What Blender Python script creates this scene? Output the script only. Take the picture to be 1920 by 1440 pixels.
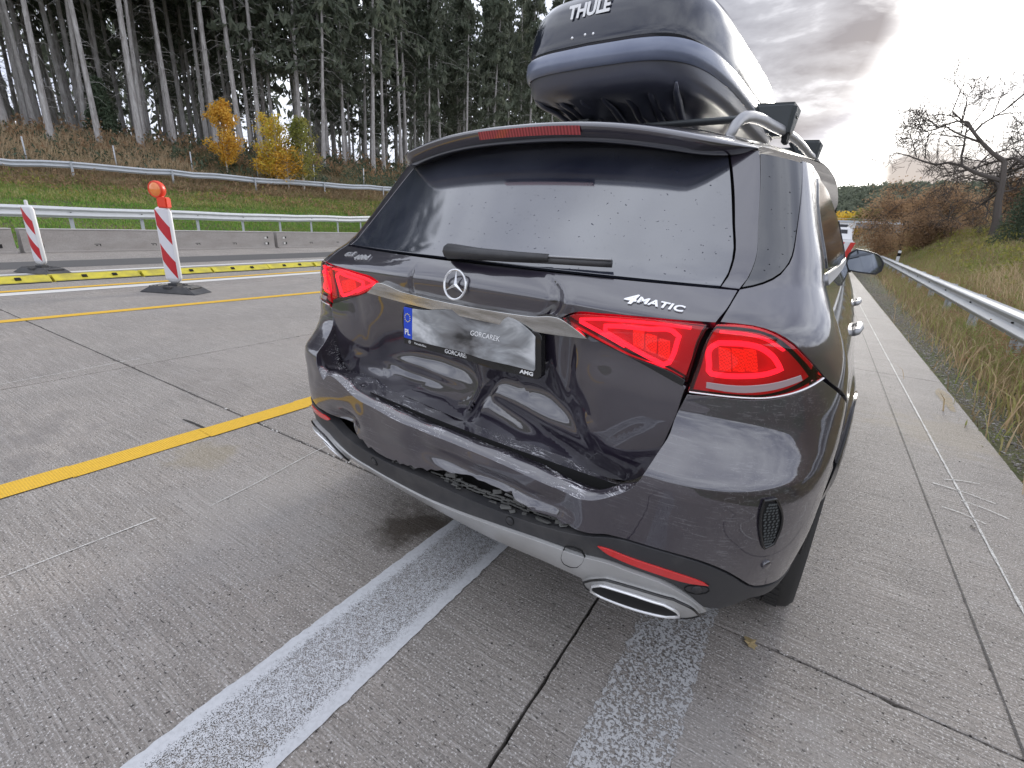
import bpy, bmesh, math, random
import numpy as np
from mathutils import Vector, Matrix, geometry
S = bpy.context.scene
for o in list(bpy.data.objects): bpy.data.objects.remove(o)
rnd = random.Random(7); NR = np.random.default_rng(11)
PI = math.pi

# ------------------------------------------------------------------ camera
CAMH = 1.27
def cam_axes():
    f = 890.0
    Y = np.array([1590-960, 720-455, -f], float); Y /= np.linalg.norm(Y)
    X = -np.array([-521-960, 720-338, -f], float); X -= Y*(X@Y); X /= np.linalg.norm(X)
    return np.stack([X, Y, np.cross(X, Y)], 1)
RC = cam_axes()
cd = bpy.data.cameras.new('camera'); cam = bpy.data.objects.new('camera', cd); S.collection.objects.link(cam)
cd.sensor_width = 36; cd.lens = 36*890/1920; cd.clip_start = .05; cd.clip_end = 3000
M4 = Matrix([[RC[0][i], RC[1][i], RC[2][i], (0, 0, CAMH)[i]] for i in range(3)] + [[0, 0, 0, 1]])
cam.matrix_world = M4; S.camera = cam

# ------------------------------------------------------------------ node helpers
class NT:
    def __init__(s, tree): s.t = tree; s.n = tree.nodes; s.l = tree.links
    def N(s, typ, **kw):
        n = s.n.new(typ)
        for k, v in kw.items():
            if k.startswith('i_'):
                key = k[2:]; key = int(key) if key.isdigit() else key.replace('_', ' ')
                sock = n.inputs[key]
                if isinstance(v, bpy.types.NodeSocket): s.l.new(v, sock)
                else: sock.default_value = v
            else: setattr(n, k, v)
        return n
    def L(s, a, b): s.l.new(a, b)
    def math(s, op, a, b=None, c=None, clamp=False):
        n = s.n.new('ShaderNodeMath'); n.operation = op; n.use_clamp = clamp
        for i, v in enumerate((a, b, c)):
            if v is None: continue
            if isinstance(v, bpy.types.NodeSocket): s.l.new(v, n.inputs[i])
            else: n.inputs[i].default_value = v
        return n.outputs[0]
    def ramp(s, fac, stops, interp='LINEAR'):
        n = s.n.new('ShaderNodeValToRGB'); n.color_ramp.interpolation = interp
        e = n.color_ramp.elements
        while len(e) < len(stops): e.new(.5)
        for el, (p, c) in zip(e, stops):
            el.position = p; el.color = (*c, 1) if len(c) == 3 else c
        s.l.new(fac, n.inputs[0]); return n.outputs[0]
    def mix(s, f, a, b, mode='MIX'):
        n = s.n.new('ShaderNodeMix'); n.data_type = 'RGBA'; n.blend_type = mode
        for k, v in ((0, f), (6, a), (7, b)):
            if isinstance(v, bpy.types.NodeSocket): s.l.new(v, n.inputs[k])
            else: n.inputs[k].default_value = v if k == 0 else (*v[:3], 1)
        return n.outputs[2]
    def noise(s, vec, scale, detail=4, rough=.55, dist=0):
        n = s.n.new('ShaderNodeTexNoise'); n.inputs['Scale'].default_value = scale; n.inputs['Detail'].default_value = detail
        n.inputs['Roughness'].default_value = rough; n.inputs['Distortion'].default_value = dist
        if vec is not None: s.l.new(vec, n.inputs['Vector'])
        return n.outputs['Fac']
    def mapping(s, vec, scale=(1, 1, 1), rot=(0, 0, 0), loc=(0, 0, 0)):
        n = s.n.new('ShaderNodeMapping'); n.inputs['Scale'].default_value = scale; n.inputs['Rotation'].default_value = rot
        n.inputs['Location'].default_value = loc
        s.l.new(vec, n.inputs['Vector']); return n.outputs[0]

# ------------------------------------------------------------------ sky
SUN_AZ = math.radians(1.5)          # to the right of +Y
SUN_EL = math.radians(16)
W = bpy.data.worlds.new('World'); S.world = W; W.use_nodes = True
nt = NT(W.node_tree); nt.n.clear()
out = nt.N('ShaderNodeOutputWorld'); bg = nt.N('ShaderNodeBackground'); nt.L(bg.outputs[0], out.inputs[0])
sky = nt.N('ShaderNodeTexSky', sky_type='NISHITA'); sky.sun_disc = False; sky.sun_elevation = SUN_EL; sky.sun_rotation = SUN_AZ
sky.air_density = 1.0; sky.dust_density = 2.0; sky.altitude = 350
tc = nt.N('ShaderNodeTexCoord'); D = tc.outputs['Generated']
sx = nt.N('ShaderNodeSeparateXYZ'); nt.L(D, sx.inputs[0])
# project the view direction on to a cloud layer
zz = nt.math('ADD', nt.math('MAXIMUM', sx.outputs[2], 0.0), .16)
cx = nt.math('DIVIDE', sx.outputs[0], zz); cy = nt.math('DIVIDE', sx.outputs[1], zz)
cv = nt.N('ShaderNodeCombineXYZ'); nt.L(cx, cv.inputs[0]); nt.L(cy, cv.inputs[1])
n1 = nt.noise(nt.mapping(cv.outputs[0], loc=(3.1, 1.7, 0)), .62, 7, .58, .35)
n2 = nt.noise(nt.mapping(cv.outputs[0], loc=(8.3, 4.1, 2)), 2.1, 6, .55, .2)
nn = nt.math('ADD', nt.math('MULTIPLY', n1, .72), nt.math('MULTIPLY', n2, .28))
def dirdot(v):
    v = Vector(v).normalized(); n = nt.N('ShaderNodeVectorMath', operation='DOT_PRODUCT'); nt.L(D, n.inputs[0]); n.inputs[1].default_value = v
    return n.outputs['Value']
def lobe(v, inner, outer):         # 1 inside the inner angle, 0 past the outer (degrees)
    n = nt.N('ShaderNodeMapRange', interpolation_type='SMOOTHSTEP'); nt.L(dirdot(v), n.inputs[0])
    n.inputs[1].default_value = math.cos(math.radians(outer)); n.inputs[2].default_value = math.cos(math.radians(inner))
    return n.outputs[0]
glow = lobe((.07, .97, .25), 6, 20)
dark = lobe((-.175, .935, .305), 5, 13.5)
band = nt.math('SUBTRACT', 1.0, nt.math('MULTIPLY', nt.math('ABSOLUTE', nt.math('SUBTRACT', sx.outputs[2], nt.math('ADD', .105, nt.math('MULTIPLY', nt.math('SUBTRACT', n2, .5), .10)))), 19.0), clamp=True)
bar = nt.math('MULTIPLY', lobe((.18, .97, .10), 7, 11), band)
sn = nt.math('ADD', nn, nt.math('MULTIPLY', dark, .12))
dens = nt.math('SUBTRACT', sn, nt.math('MULTIPLY', glow, .10))
cl = nt.ramp(dens, [(.30, (10.5, 10.9, 11.8)), (.40, (8.6, 9.0, 9.9)), (.48, (6.6, 6.9, 7.8)), (.56, (4.6, 4.9, 5.9)), (.66, (3.0, 3.2, 4.0))])
g2 = nt.math('MULTIPLY', glow, nt.math('SUBTRACT', 1.0, nt.math('MULTIPLY', nt.math('SUBTRACT', sn, .50), 7.0), clamp=True), clamp=True)
cl = nt.mix(g2, cl, (20, 19.6, 19.0))
dk = nt.math('MULTIPLY', nt.math('MULTIPLY', dark, 1.25, clamp=True), nt.math('MULTIPLY', nt.math('SUBTRACT', n1, .30), 7.0, clamp=True), clamp=True)
cl = nt.mix(dk, cl, nt.ramp(n2, [(.36, (6.0, 6.1, 6.6)), (.46, (2.7, 2.8, 3.2)), (.60, (1.2, 1.25, 1.6))]))
warm = nt.math('MULTIPLY', lobe((.10, 1, .04), 4, 22), nt.math('SUBTRACT', 1.0, nt.math('MULTIPLY', sx.outputs[2], 10.0), clamp=True))
cl = nt.mix(nt.math('MULTIPLY', warm, .6), cl, (11, 10.2, 8.4))
cl = nt.mix(nt.math('MULTIPLY', bar, 1.6, clamp=True), cl, (1.9, 1.95, 2.3))
skyc = nt.mix(.965, sky.outputs[0], cl)
nt.L(skyc, bg.inputs[0]); bg.inputs[1].default_value = .1
S.view_settings.view_transform = 'Standard'; S.view_settings.look = 'None'; S.view_settings.gamma = 1; S.view_settings.use_curve_mapping = False
S.view_settings.exposure = 0.95
S.render.engine = 'CYCLES'
sd = bpy.data.lights.new('sun', 'SUN'); sd.energy = 1.2; sd.angle = math.radians(14); sd.color = (1, .95, .86)
so = bpy.data.objects.new('sun', sd); S.collection.objects.link(so)
dv = Vector((math.sin(SUN_AZ)*math.cos(SUN_EL), math.cos(SUN_AZ)*math.cos(SUN_EL), math.sin(SUN_EL)))
so.rotation_euler = dv.to_track_quat('Z', 'Y').to_euler(); so.location = (0, 0, 30)

# ------------------------------------------------------------------ object helpers
def tag(o, label=None, cat=None, group=None, kind=None):
    if label: o['label'] = label
    if cat: o['category'] = cat
    if group: o['group'] = group
    if kind: o['kind'] = kind
    return o
def empty(name, loc=(0, 0, 0), rz=0, label=None, cat=None, group=None):
    o = bpy.data.objects.new(name, None); S.collection.objects.link(o); o.location = loc; o.rotation_euler = (0, 0, rz)
    o.empty_display_size = .2
    return tag(o, label, cat, group)
def link(name, me, parent=None):
    o = bpy.data.objects.new(name, me); S.collection.objects.link(o)
    if parent: o.parent = parent
    return o
def mesh(name, verts, faces, mats=None, smooth=False, fm=None):
    me = bpy.data.meshes.new(name)
    me.from_pydata([tuple(map(float, v)) for v in verts] if not isinstance(verts, np.ndarray) else verts.tolist(), [], faces if isinstance(faces, list) else faces.tolist())
    if mats is not None:
        for m in (mats if isinstance(mats, (list, tuple)) else [mats]): me.materials.append(m)
    if smooth: me.polygons.foreach_set('use_smooth', [True]*len(me.polygons))
    if fm is not None: me.polygons.foreach_set('material_index', fm)
    me.update(); return me
def mk(name, verts, faces, mat, parent=None, smooth=False, fm=None): return link(name, mesh(name, verts, faces, mat, smooth, fm), parent)
def bm_obj(name, bm, mat, parent=None, smooth=False, bevel=0, seg=2):
    if bevel: bmesh.ops.bevel(bm, geom=[e for e in bm.edges if e.is_manifold and e.calc_face_angle(0) > .5], offset=bevel, segments=seg, affect='EDGES', clamp_overlap=True)
    bmesh.ops.recalc_face_normals(bm, faces=bm.faces)
    me = bpy.data.meshes.new(name); bm.to_mesh(me); bm.free()
    for m in (mat if isinstance(mat, (list, tuple)) else [mat]): me.materials.append(m)
    if smooth: me.polygons.foreach_set('use_smooth', [True]*len(me.polygons))
    return link(name, me, parent)
def bm_box(bm, c, s, rot=None):
    m = Matrix.Translation(c) @ (rot if rot else Matrix()) @ Matrix.Diagonal((*s, 1))
    return bmesh.ops.create_cube(bm, size=1, matrix=m)['verts']
def box(name, c, s, mat, parent=None, bevel=0, rot=None, smooth=False):
    bm = bmesh.new(); bm_box(bm, c, s, rot); return bm_obj(name, bm, mat, parent, smooth, bevel)
def grid_faces(m, n, closed=False, flip=False):
    F = []
    for i in range(m-1):
        for j in range(n if closed else n-1):
            a, b, c_, d = i*n+j, i*n+(j+1) % n, (i+1)*n+(j+1) % n, (i+1)*n+j
            F.append((a, d, c_, b) if flip else (a, b, c_, d))
    return F
def loft(name, rings, mat, parent=None, closed=True, caps=(False, False), smooth=True, flip=False):
    n = len(rings[0]); V = [p for r in rings for p in r]; F = grid_faces(len(rings), n, closed, flip)
    if caps[0]: F.append(tuple(range(n))[::1 if flip else -1])
    if caps[1]: F.append(tuple((len(rings)-1)*n+i for i in range(n))[::-1 if flip else 1])
    o = mk(name, V, F, mat, parent, smooth)
    return o
def tube(name, pts, r, mat, parent=None, n=8, caps=True):
    pts = [Vector(p) for p in pts]; rings = []
    up = Vector((0, 0, 1))
    for i, p in enumerate(pts):
        t = (pts[min(i+1, len(pts)-1)]-pts[max(i-1, 0)]).normalized()
        a = t.cross(up) if abs(t.z) < .95 else t.cross(Vector((1, 0, 0))); a.normalize(); b = a.cross(t)
        rr = r[i] if isinstance(r, (list, tuple)) else r
        rx, ry = rr if isinstance(rr, tuple) else (rr, rr)
        rings.append([p+a*math.cos(2*PI*k/n)*rx+b*math.sin(2*PI*k/n)*ry for k in range(n)])
    return loft(name, rings, mat, parent, True, (caps, caps), True)

# ------------------------------------------------------------------ materials
MATS = {}
def mat(name, col=(.5, .5, .5), rough=.5, metal=0, **kw):
    m = bpy.data.materials.new(name); m.use_nodes = True; t = NT(m.node_tree)
    b = m.node_tree.nodes['Principled BSDF']
    b.inputs['Base Color'].default_value = (*col, 1); b.inputs['Roughness'].default_value = rough; b.inputs['Metallic'].default_value = metal
    for k, v in kw.items(): b.inputs[k.replace('_', ' ')].default_value = v
    MATS[name] = m; m['_'] = 0
    return m, t, b
def pos(t):
    g = t.N('ShaderNodeNewGeometry'); return g.outputs['Position']
def bump(t, b, h, strength=.3, dist=.01, prev=None):
    n = t.N('ShaderNodeBump'); n.inputs['Strength'].default_value = strength; n.inputs['Distance'].default_value = dist
    t.L(h, n.inputs['Height'])
    if prev: t.L(prev, n.inputs['Normal'])
    t.L(n.outputs[0], b.inputs['Normal']); return n.outputs[0]
def objco(t): return t.N('ShaderNodeTexCoord').outputs['Object']

# dark metallic car paint: clear coat over fine flake, a film of road dust, small water spots
def paint_mat(name, dust=.25, scratch=0.0):
    m, t, b = mat(name, (.016, .012, .024), .34, .0, Coat_Weight=1.0, Coat_Roughness=.025, Coat_IOR=2.05, IOR=1.5)
    p = objco(t)
    d1 = t.noise(p, 3.2, 5, .6); d2 = t.noise(p, 60, 3, .6); d3 = t.noise(p, 420, 2, .5)
    dm = t.math('MULTIPLY', t.ramp(d1, [(.42, (0, 0, 0)), (.75, (1, 1, 1))]), t.math('MULTIPLY', d2, dust*.11))
    spk = t.ramp(d3, [(.70, (0, 0, 0)), (.76, (1, 1, 1))])
    dm = t.math('ADD', dm, t.math('MULTIPLY', spk, .05*dust*2))
    fac = dm
    col = t.mix(fac, (.016, .012, .024), (.30, .27, .24))
    if scratch:
        s1 = t.noise(t.mapping(p, scale=(9, 60, 240)), 1.0, 4, .7, .4)
        s2 = t.noise(p, 9, 4, .6)
        s3 = t.noise(p, 230, 2, .5)
        sm = t.math('MULTIPLY', t.ramp(s1, [(.57, (0, 0, 0)), (.61, (1, 1, 1))]), t.ramp(s2, [(.40, (0, 0, 0)), (.55, (1, 1, 1))]))
        sm = t.math('MAXIMUM', sm, t.math('MULTIPLY', t.ramp(s3, [(.63, (0, 0, 0)), (.66, (1, 1, 1))]), t.ramp(s2, [(.42, (0, 0, 0)), (.62, (1, 1, 1))])))
        sm = t.math('MULTIPLY', sm, scratch)
        col = t.mix(sm, col, (.62, .62, .64)); fac = t.math('ADD', fac, sm, clamp=True)
    t.L(col, b.inputs['Base Color'])
    t.L(t.math('SUBTRACT', 1.0, fac, clamp=True), b.inputs['Coat Weight'])
    t.L(t.math('ADD', t.math('MULTIPLY', d1, .03), .01), b.inputs['Coat Roughness'])
    return m
M_paint = paint_mat('dark_car_paint'); M_paint_s = paint_mat('scratched_car_paint', 2.2, 1.0); M_paint_b = paint_mat('scuffed_car_paint', .6, .10)
M_shell = mat('dark_gap', (.004, .004, .004), .9)[0]
M_black = mat('gloss_black_trim', (.012, .012, .013), .12, IOR=1.55)[0]
m, t, b = mat('grained_black_plastic', (.035, .035, .038), .48); p = objco(t)
bump(t, b, t.noise(p, 900, 2, .5), .15, .001); d = t.noise(p, 7, 5, .6)
t.L(t.mix(t.ramp(d, [(.45, (0, 0, 0)), (.8, (.4, .4, .4))]), (.035, .035, .038), (.16, .15, .14)), b.inputs['Base Color']); M_plastic = m
m, t, b = mat('silver_plastic_trim', (.42, .42, .42), .36, .25, Coat_Weight=.3, Coat_Roughness=.1); p = objco(t)
d = t.noise(p, 6, 5, .6); t.L(t.mix(t.ramp(d, [(.4, (0, 0, 0)), (.8, (.5, .5, .5))]), (.46, .46, .455), (.26, .245, .23)), b.inputs['Base Color']); M_silver = m
m, t, b = mat('scuffed_chrome', (.62, .62, .61), .16, 1.0); p = objco(t)
d = t.noise(t.mapping(p, scale=(6, 40, 40)), 1, 4, .6)
t.L(t.mix(t.ramp(d, [(.42, (0, 0, 0)), (.66, (.85, .85, .85))]), (.74, .74, .72), (.34, .325, .29)), b.inputs['Base Color'])
t.L(t.math('ADD', t.math('MULTIPLY', d, .28), .06), b.inputs['Roughness']); M_chrome = m
M_badge = mat('badge_chrome', (.85, .85, .86), .14, .55)[0]
M_mirror = mat('mirror_glass', (.22, .24, .27), .03, 1.0)[0]
def glass_mat(name, col, ior, dust):
    m, t, b = mat(name, col, .04, 0, IOR=ior); p = objco(t)
    a = t.noise(p, 1.8, 5, .55, .5); c2 = t.noise(p, 120, 2, .5); c3 = t.noise(p, 40, 1, .5)
    spots = t.ramp(c2, [(.70, (0, 0, 0)), (.73, (1, 1, 1))])
    film = t.math('MULTIPLY', t.ramp(a, [(.35, (0, 0, 0)), (.72, (1, 1, 1))]), dust)
    t.L(t.mix(film, col, (.34, .36, .42)), b.inputs['Base Color'])
    t.L(t.math('ADD', .035, t.math('MULTIPLY', a, .10)), b.inputs['Roughness'])
    t.L(t.math('SUBTRACT', .5, t.math('MULTIPLY', spots, .45)), b.inputs['Specular IOR Level'])
    return m
M_glass = glass_mat('tinted_rear_glass', (.014, .017, .030), 2.6, .17)
M_sglass = glass_mat('tinted_side_glass', (.010, .011, .013), 2.1, .04)
def lens_mat(name, col, rough=.03):
    m = bpy.data.materials.new(name); m.use_nodes = True; t = NT(m.node_tree); t.n.clear()
    o = t.N('ShaderNodeOutputMaterial'); tr = t.N('ShaderNodeBsdfTransparent'); tr.inputs[0].default_value = (*col, 1)
    gl = t.N('ShaderNodeBsdfGlossy'); gl.inputs['Roughness'].default_value = rough; gl.inputs[0].default_value = (1, .93, .93, 1)
    fr = t.N('ShaderNodeFresnel'); fr.inputs[0].default_value = 1.65
    mx = t.N('ShaderNodeMixShader'); t.L(fr.outputs[0], mx.inputs[0]); t.L(tr.outputs[0], mx.inputs[1]); t.L(gl.outputs[0], mx.inputs[2])
    t.L(mx.outputs[0], o.inputs[0]); return m
M_lens = lens_mat('red_lens', (.88, .30, .34)); M_clear = lens_mat('clear_lens', (.9, .88, .88))
M_housing = mat('lamp_housing', (.32, .012, .02), .3, 0, Emission_Color=(1, .012, .05, 1), Emission_Strength=.09)[0]; M_strip = mat('reversing_lamp_strip', (.34, .26, .27), .15, 0, Coat_Weight=1.0)[0]
M_housing_d = mat('lamp_housing_dark', (.05, .012, .014), .25)[0]
M_guide = mat('lit_light_guide', (.8, .05, .08), .3, 0, Emission_Color=(1, .035, .085, 1), Emission_Strength=.95)[0]
M_led = mat('lamp_reflector_cell', (.5, .03, .02), .22, 0, Emission_Color=(1, .05, .03, 1), Emission_Strength=.38)[0]
def checker_bump(m, sc):
    t = NT(m.node_tree); b = m.node_tree.nodes['Principled BSDF']; p = objco(t)
    c = t.N('ShaderNodeTexChecker'); c.inputs['Scale'].default_value = sc; t.L(p, c.inputs[0])
    t.L(t.mix(c.outputs[1], (.62, .06, .04), (.22, .01, .01)), b.inputs['Base Color']); bump(t, b, c.outputs[1], .5, .002)
checker_bump(M_led, 260)
M_reflector = mat('red_reflector', (.62, .03, .03), .18, 0, Coat_Weight=.8)[0]; 
m, t, b = mat('brake_lamp_strip', (.30, .03, .04), .25, 0, Coat_Weight=.8); p = objco(t)
w = t.N('ShaderNodeTexWave', wave_type='BANDS', bands_direction='X'); w.inputs['Scale'].default_value = 30; t.L(p, w.inputs[0])
t.L(t.mix(w.outputs[1], (.46, .05, .06), (.20, .015, .02)), b.inputs['Base Color']); M_brake = m
M_dark = mat('black_opening', (.006, .006, .007), .8)[0]
M_foam = mat('broken_grey_plastic', (.10, .10, .095), .6)[0]
M_white = mat('white_lettering', (.8, .8, .8), .4)[0]
M_pblue = mat('plate_blue', (.01, .06, .55), .35)[0]
m, t, b = mat('tyre_rubber', (.028, .027, .026), .8); p = objco(t)
bump(t, b, t.noise(p, 120, 3, .6), .3, .003); M_tyre = m
M_rim = mat('alloy_rim', (.35, .35, .36), .3, .9)[0]
M_interior = mat('car_interior', (.015, .015, .016), .8)[0]
m, t, b = mat('gloss_box_lid', (.012, .015, .028), .10, 0, Coat_Weight=.5, Coat_Roughness=.03, IOR=1.6); M_boxlid = m
m, t, b = mat('box_band', (.05, .06, .10), .28, .1, Coat_Weight=.5, Coat_Roughness=.2); p = objco(t)
d = t.noise(p, 5, 4, .6); t.L(t.mix(d, (.10, .12, .19), (.22, .25, .33)), b.inputs['Base Color']); M_boxband = m
m, t, b = mat('box_base_plastic', (.060, .065, .092), .33, IOR=1.8); p = objco(t); bump(t, b, t.noise(p, 300, 2, .5), .08, .002); M_boxbase = m
M_barplastic = mat('crossbar_foot_plastic', (.07, .078, .082), .5)[0]
M_rail = mat('aluminium_rail', (.36, .36, .37), .42, .6)[0]

# ------------------------------------------------------------------ the wrecked car
XC, TH, Y0 = -.952, math.radians(-3.0), .9
CAR = empty('suv_car', (XC - Y0*math.sin(TH), Y0*math.cos(TH), 0), TH, 'dark SUV with a crushed tailgate and torn rear bumper, standing across the white line', 'car')
def hermite(xs,ys,x):
    """monotone-ish cubic interpolation (numpy)"""
    xs=np.asarray(xs,float);ys=np.asarray(ys,float);x=np.clip(np.asarray(x,float),xs[0],xs[-1])
    d=np.diff(ys)/np.diff(xs);m=np.zeros_like(ys)
    m[0]=d[0];m[-1]=d[-1]
    for i in range(1,len(xs)-1):
        h0=xs[i]-xs[i-1];h1=xs[i+1]-xs[i]
        m[i]=(d[i-1]*h1+d[i]*h0)/(h0+h1)
    i=np.clip(np.searchsorted(xs,x,side='right')-1,0,len(xs)-2)
    h=xs[i+1]-xs[i];t=(x-xs[i])/h
    return ((2*t**3-3*t**2+1)*ys[i]+(t**3-2*t**2+t)*h*m[i]+(-2*t**3+3*t**2)*ys[i+1]+(t**3-t**2)*h*m[i+1])
# upper body (tailgate, quarter panels, green house): all local, y=0 near the bumper's rearmost line
T=dict(
 z =[.55,.62,.70,.80,.90,1.0,1.06,1.10,1.14,1.17,1.22,1.30,1.45,1.58,1.66],
 y0=[.26,.21,.175,.160,.16,.165,.150,.140,.16,.185,.235,.31,.445,.55,.60],
 W =[.955,.965,.970,.970,.962,.940,.915,.894,.872,.855,.838,.805,.748,.692,.65],
 rx=[.24,.24,.26,.28,.28,.27,.25,.22,.18,.15,.13,.12,.11,.11,.11],
 ry=[.30,.30,.32,.34,.36,.36,.34,.32,.28,.25,.22,.20,.18,.16,.15],
 b =[.05,.05,.05,.045,.045,.05,.07,.11,.19,.25,.26,.25,.22,.2,.2])
def surf(K,s,z):
    s=np.asarray(s,float);z=np.asarray(z,float)
    sg=np.where(s<0,-1.0,1.0);a=np.abs(s)
    y0,W,rx,ry,b=[hermite(K['z'],K[k],z) for k in ('y0','W','rx','ry','b')]
    xa=W-rx;ya=y0+b*xa**2
    t=np.clip(a/.7,0,1);xA=xa*t;yA=y0+b*xA**2
    u=np.clip((a-.7)/.3,0,1)
    # bezier corner
    tx,ty=1.0,2*b*xa;k=.62
    p1x=xa+k*rx*tx;p1y=ya+k*rx*ty
    p2x=W;p2y=ya+ry*(1-k)
    xB=(1-u)**3*xa+3*(1-u)**2*u*p1x+3*(1-u)*u*u*p2x+u**3*W
    yB=(1-u)**3*ya+3*(1-u)**2*u*p1y+3*(1-u)*u*u*p2y+u**3*(ya+ry)
    w=np.clip(a-1,0,None)
    x=np.where(a<.7,xA,np.where(a<1,xB,W));y=np.where(a<.7,yA,np.where(a<1,yB,ya+ry+w))
    x=x+np.where(a>1,side_dx(K,w,z),0)
    return np.stack([sg*x,y,z+0*x],-1)
def side_dx(K,w,z):
    if 'side' not in K: return 0
    return K['side'](w,z)
def side_shape(w,z):
    k=hermite([.3,.6,.8,.95,1.25,1.5,1.7],[.4,.5,.7,1.0,1.0,1.15,1.2],z)
    dx=-k*(.02*w+.0085*w*w)
    r=np.hypot(w-.50,(z-.36))
    fl=.020*np.exp(-((r-.45)/.06)**2)*(z<1.2)
    return dx+fl*np.clip(w/.15,0,1)
T['side']=side_shape
B=dict(T)
zb=[.28,.34,.40,.46,.52,.58,.64,.70,.752,.776,.805,.84,.88,.92]
B['z']=zb+[1.0,1.1,1.2,1.3]
def _i(k,zz):return [float(v) for v in hermite(T['z'],T[k],np.array(zz))]
B['y0']=[.16,.115,.085,.065,.055,.048,.045,.045,.048,.056,.092,.130,.153,.160]+_i('y0',[1.0,1.1,1.2,1.3])
B['W']=[.86,.90,.925,.945,.957,.965,.968,.970,.970,.970]+_i('W',[.80,.84,.88,.92,1.0,1.1,1.2,1.3])
B['rx']=[.34,.36,.36,.35,.34,.33,.32,.31,.30,.295,.29,.28,.28,.28]+_i('rx',[1.0,1.1,1.2,1.3])
B['ry']=[.26,.30,.34,.38,.40,.41,.41,.41,.40,.40,.38,.36,.35,.35]+_i('ry',[1.0,1.1,1.2,1.3])
B['b']=[.08,.07,.07,.065,.065,.065,.065,.065,.06,.058,.052,.047,.045,.045]+_i('b',[1.0,1.1,1.2,1.3])

def dent_T(x, z):
    """inward depth of the crash damage in the tailgate"""
    X = [-.72, -.56, -.48, -.40, -.30, -.10, .02, .065, .10, .20, .30, .37, .43, .50, .62]
    zt = hermite(X, [.70, .73, .755, .79, .822, .834, .812, .775, .806, .824, .818, .785, .735, .69, .66], x)
    amp = hermite(X, [0, .10, .45, .9, 1.05, 1.1, 1.05, .72, .95, 1.05, 1.0, .82, .5, .15, 0], x)
    up = np.clip((zt+.23-z)/.23, 0, 1)**1.45
    dn = np.clip((z-.635)/(zt-.635+1e-6), 0, 1)
    up = (np.clip((zt+.23-z)/.23, 0, None))**1.45; dn = np.clip((z-.635)/(zt-.635+1e-6), 0, None)**.74
    kk = 13.0; d = .073*amp*np.clip(-np.log(np.exp(-kk*np.minimum(up, 2))+np.exp(-kk*np.minimum(dn, 2)))/kk+.05, 0, 1)
    def bumpf(v, w): return np.exp(-(v/w)**2)
    win = lambda v, a, b, s: 1/(1+np.exp(-(v-a)/s))/(1+np.exp((v-b)/s))
    # dark lens in the left lobe and wedge in the right one: ripples that turn the sheet down again
    zl = .770-.02*(x+.25)
    d = d - .0070*np.tanh((z-zl)/.011)*bumpf(z-zl, .035)*win(x, -.40, -.10, .03)
    zr = .765-.21*(x-.10); wr = .014+.05*np.clip(x-.1, 0, .5)
    d = d - (.008+.022*np.clip(x-.1, 0, .4))*np.tanh((z-zr)/wr)*bumpf(z-zr, wr*3)*win(x, .09, .47, .015)
    # sharp vertical buckle between the lobes
    u = x-(.07-.62*(.79-z))
    d = d - .018*np.exp(-np.abs(u)/.010)*win(z, .69, .80, .008) + .010*bumpf(u-.022, .014)*win(z, .68, .80, .01)
    for (x0, z0, x1, z1, A, w_) in ((-.34, .665, -.20, .735, .006, .010), (-.46, .76, -.40, .70, -.007, .010), (.30, .70, .40, .655, .006, .010), (.43, .80, .52, .70, -.006, .012), (.16, .86, .23, .79, .004, .008),
                              (-.62, .72, -.50, .84, .006, .012), (-.10, .70, .0, .665, -.005, .009), (.36, .87, .47, .80, .005, .010), (-.05, .70, .02, .76, .005, .008), (.50, .76, .60, .84, .004, .012)):
        L = math.hypot(x1-x0, z1-z0); ux, uz = (x1-x0)/L, (z1-z0)/L; t_ = ((x-x0)*ux+(z-z0)*uz)/L; v_ = -(x-x0)*uz+(z-z0)*ux
        d = d + .35*A*np.exp(-np.abs(v_)/w_)*np.exp(-((t_-.5)/.45)**4)
    # small ears at the left end
    for (a, b_, sx_, sz_, A) in ((-.515, .795, .035, .022, .010), (-.47, .735, .055, .016, .012), (-.44, .70, .05, .015, -.007), (.50, .665, .05, .03, .012), (.44, .78, .05, .03, -.010), (.40, .82, .03, .06, .008)):
        d = d + .6*A*np.exp(-((x-a)/sx_)**2-((z-b_)/sz_)**2)
    # folds round the number plate and under the right lamp
    d = d + .009*bumpf(x-.372-.05*(z-.95), .018)*win(z, .86, 1.02, .02) - .006*bumpf(x-.33, .02)*win(z, .86, 1.0, .02)
    d = d + .005*bumpf(x-.43-.25*(z-.9), .045)*win(z, .80, 1.0, .03)
    d = d + .007*bumpf(x+.50+.2*(z-.9), .03)*win(z, .82, 1.02, .03) - .005*bumpf(x+.40, .05)*win(z, .86, 1.0, .03)
    # creases in the shoulder above the chrome strip
    d = d + .009*bumpf(x+.19-.12*(z-1.08), .007)*win(z, 1.05, 1.115, .006)
    uc = x-.335+2.2*(z-1.095)**2*np.sign(.3)*8
    d = d + .016*bumpf(uc, .014)*win(z, 1.055, 1.135, .008) - .006*bumpf(uc-.03, .016)*win(z, 1.05, 1.125, .01)
    d = d + .002*np.sin(x*11+z*7)*win(z, .66, 1.0, .04)*win(x, -.62, .6, .05) + .0018*np.sin(x*29-z*23)*win(z, .66, .95, .03)*win(x, -.5, .55, .05)
    d = d + .0022*np.sin(x*17+3)*win(z, 1.04, 1.12, .015)*win(x, -.45, .45, .05)
    return d
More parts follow.
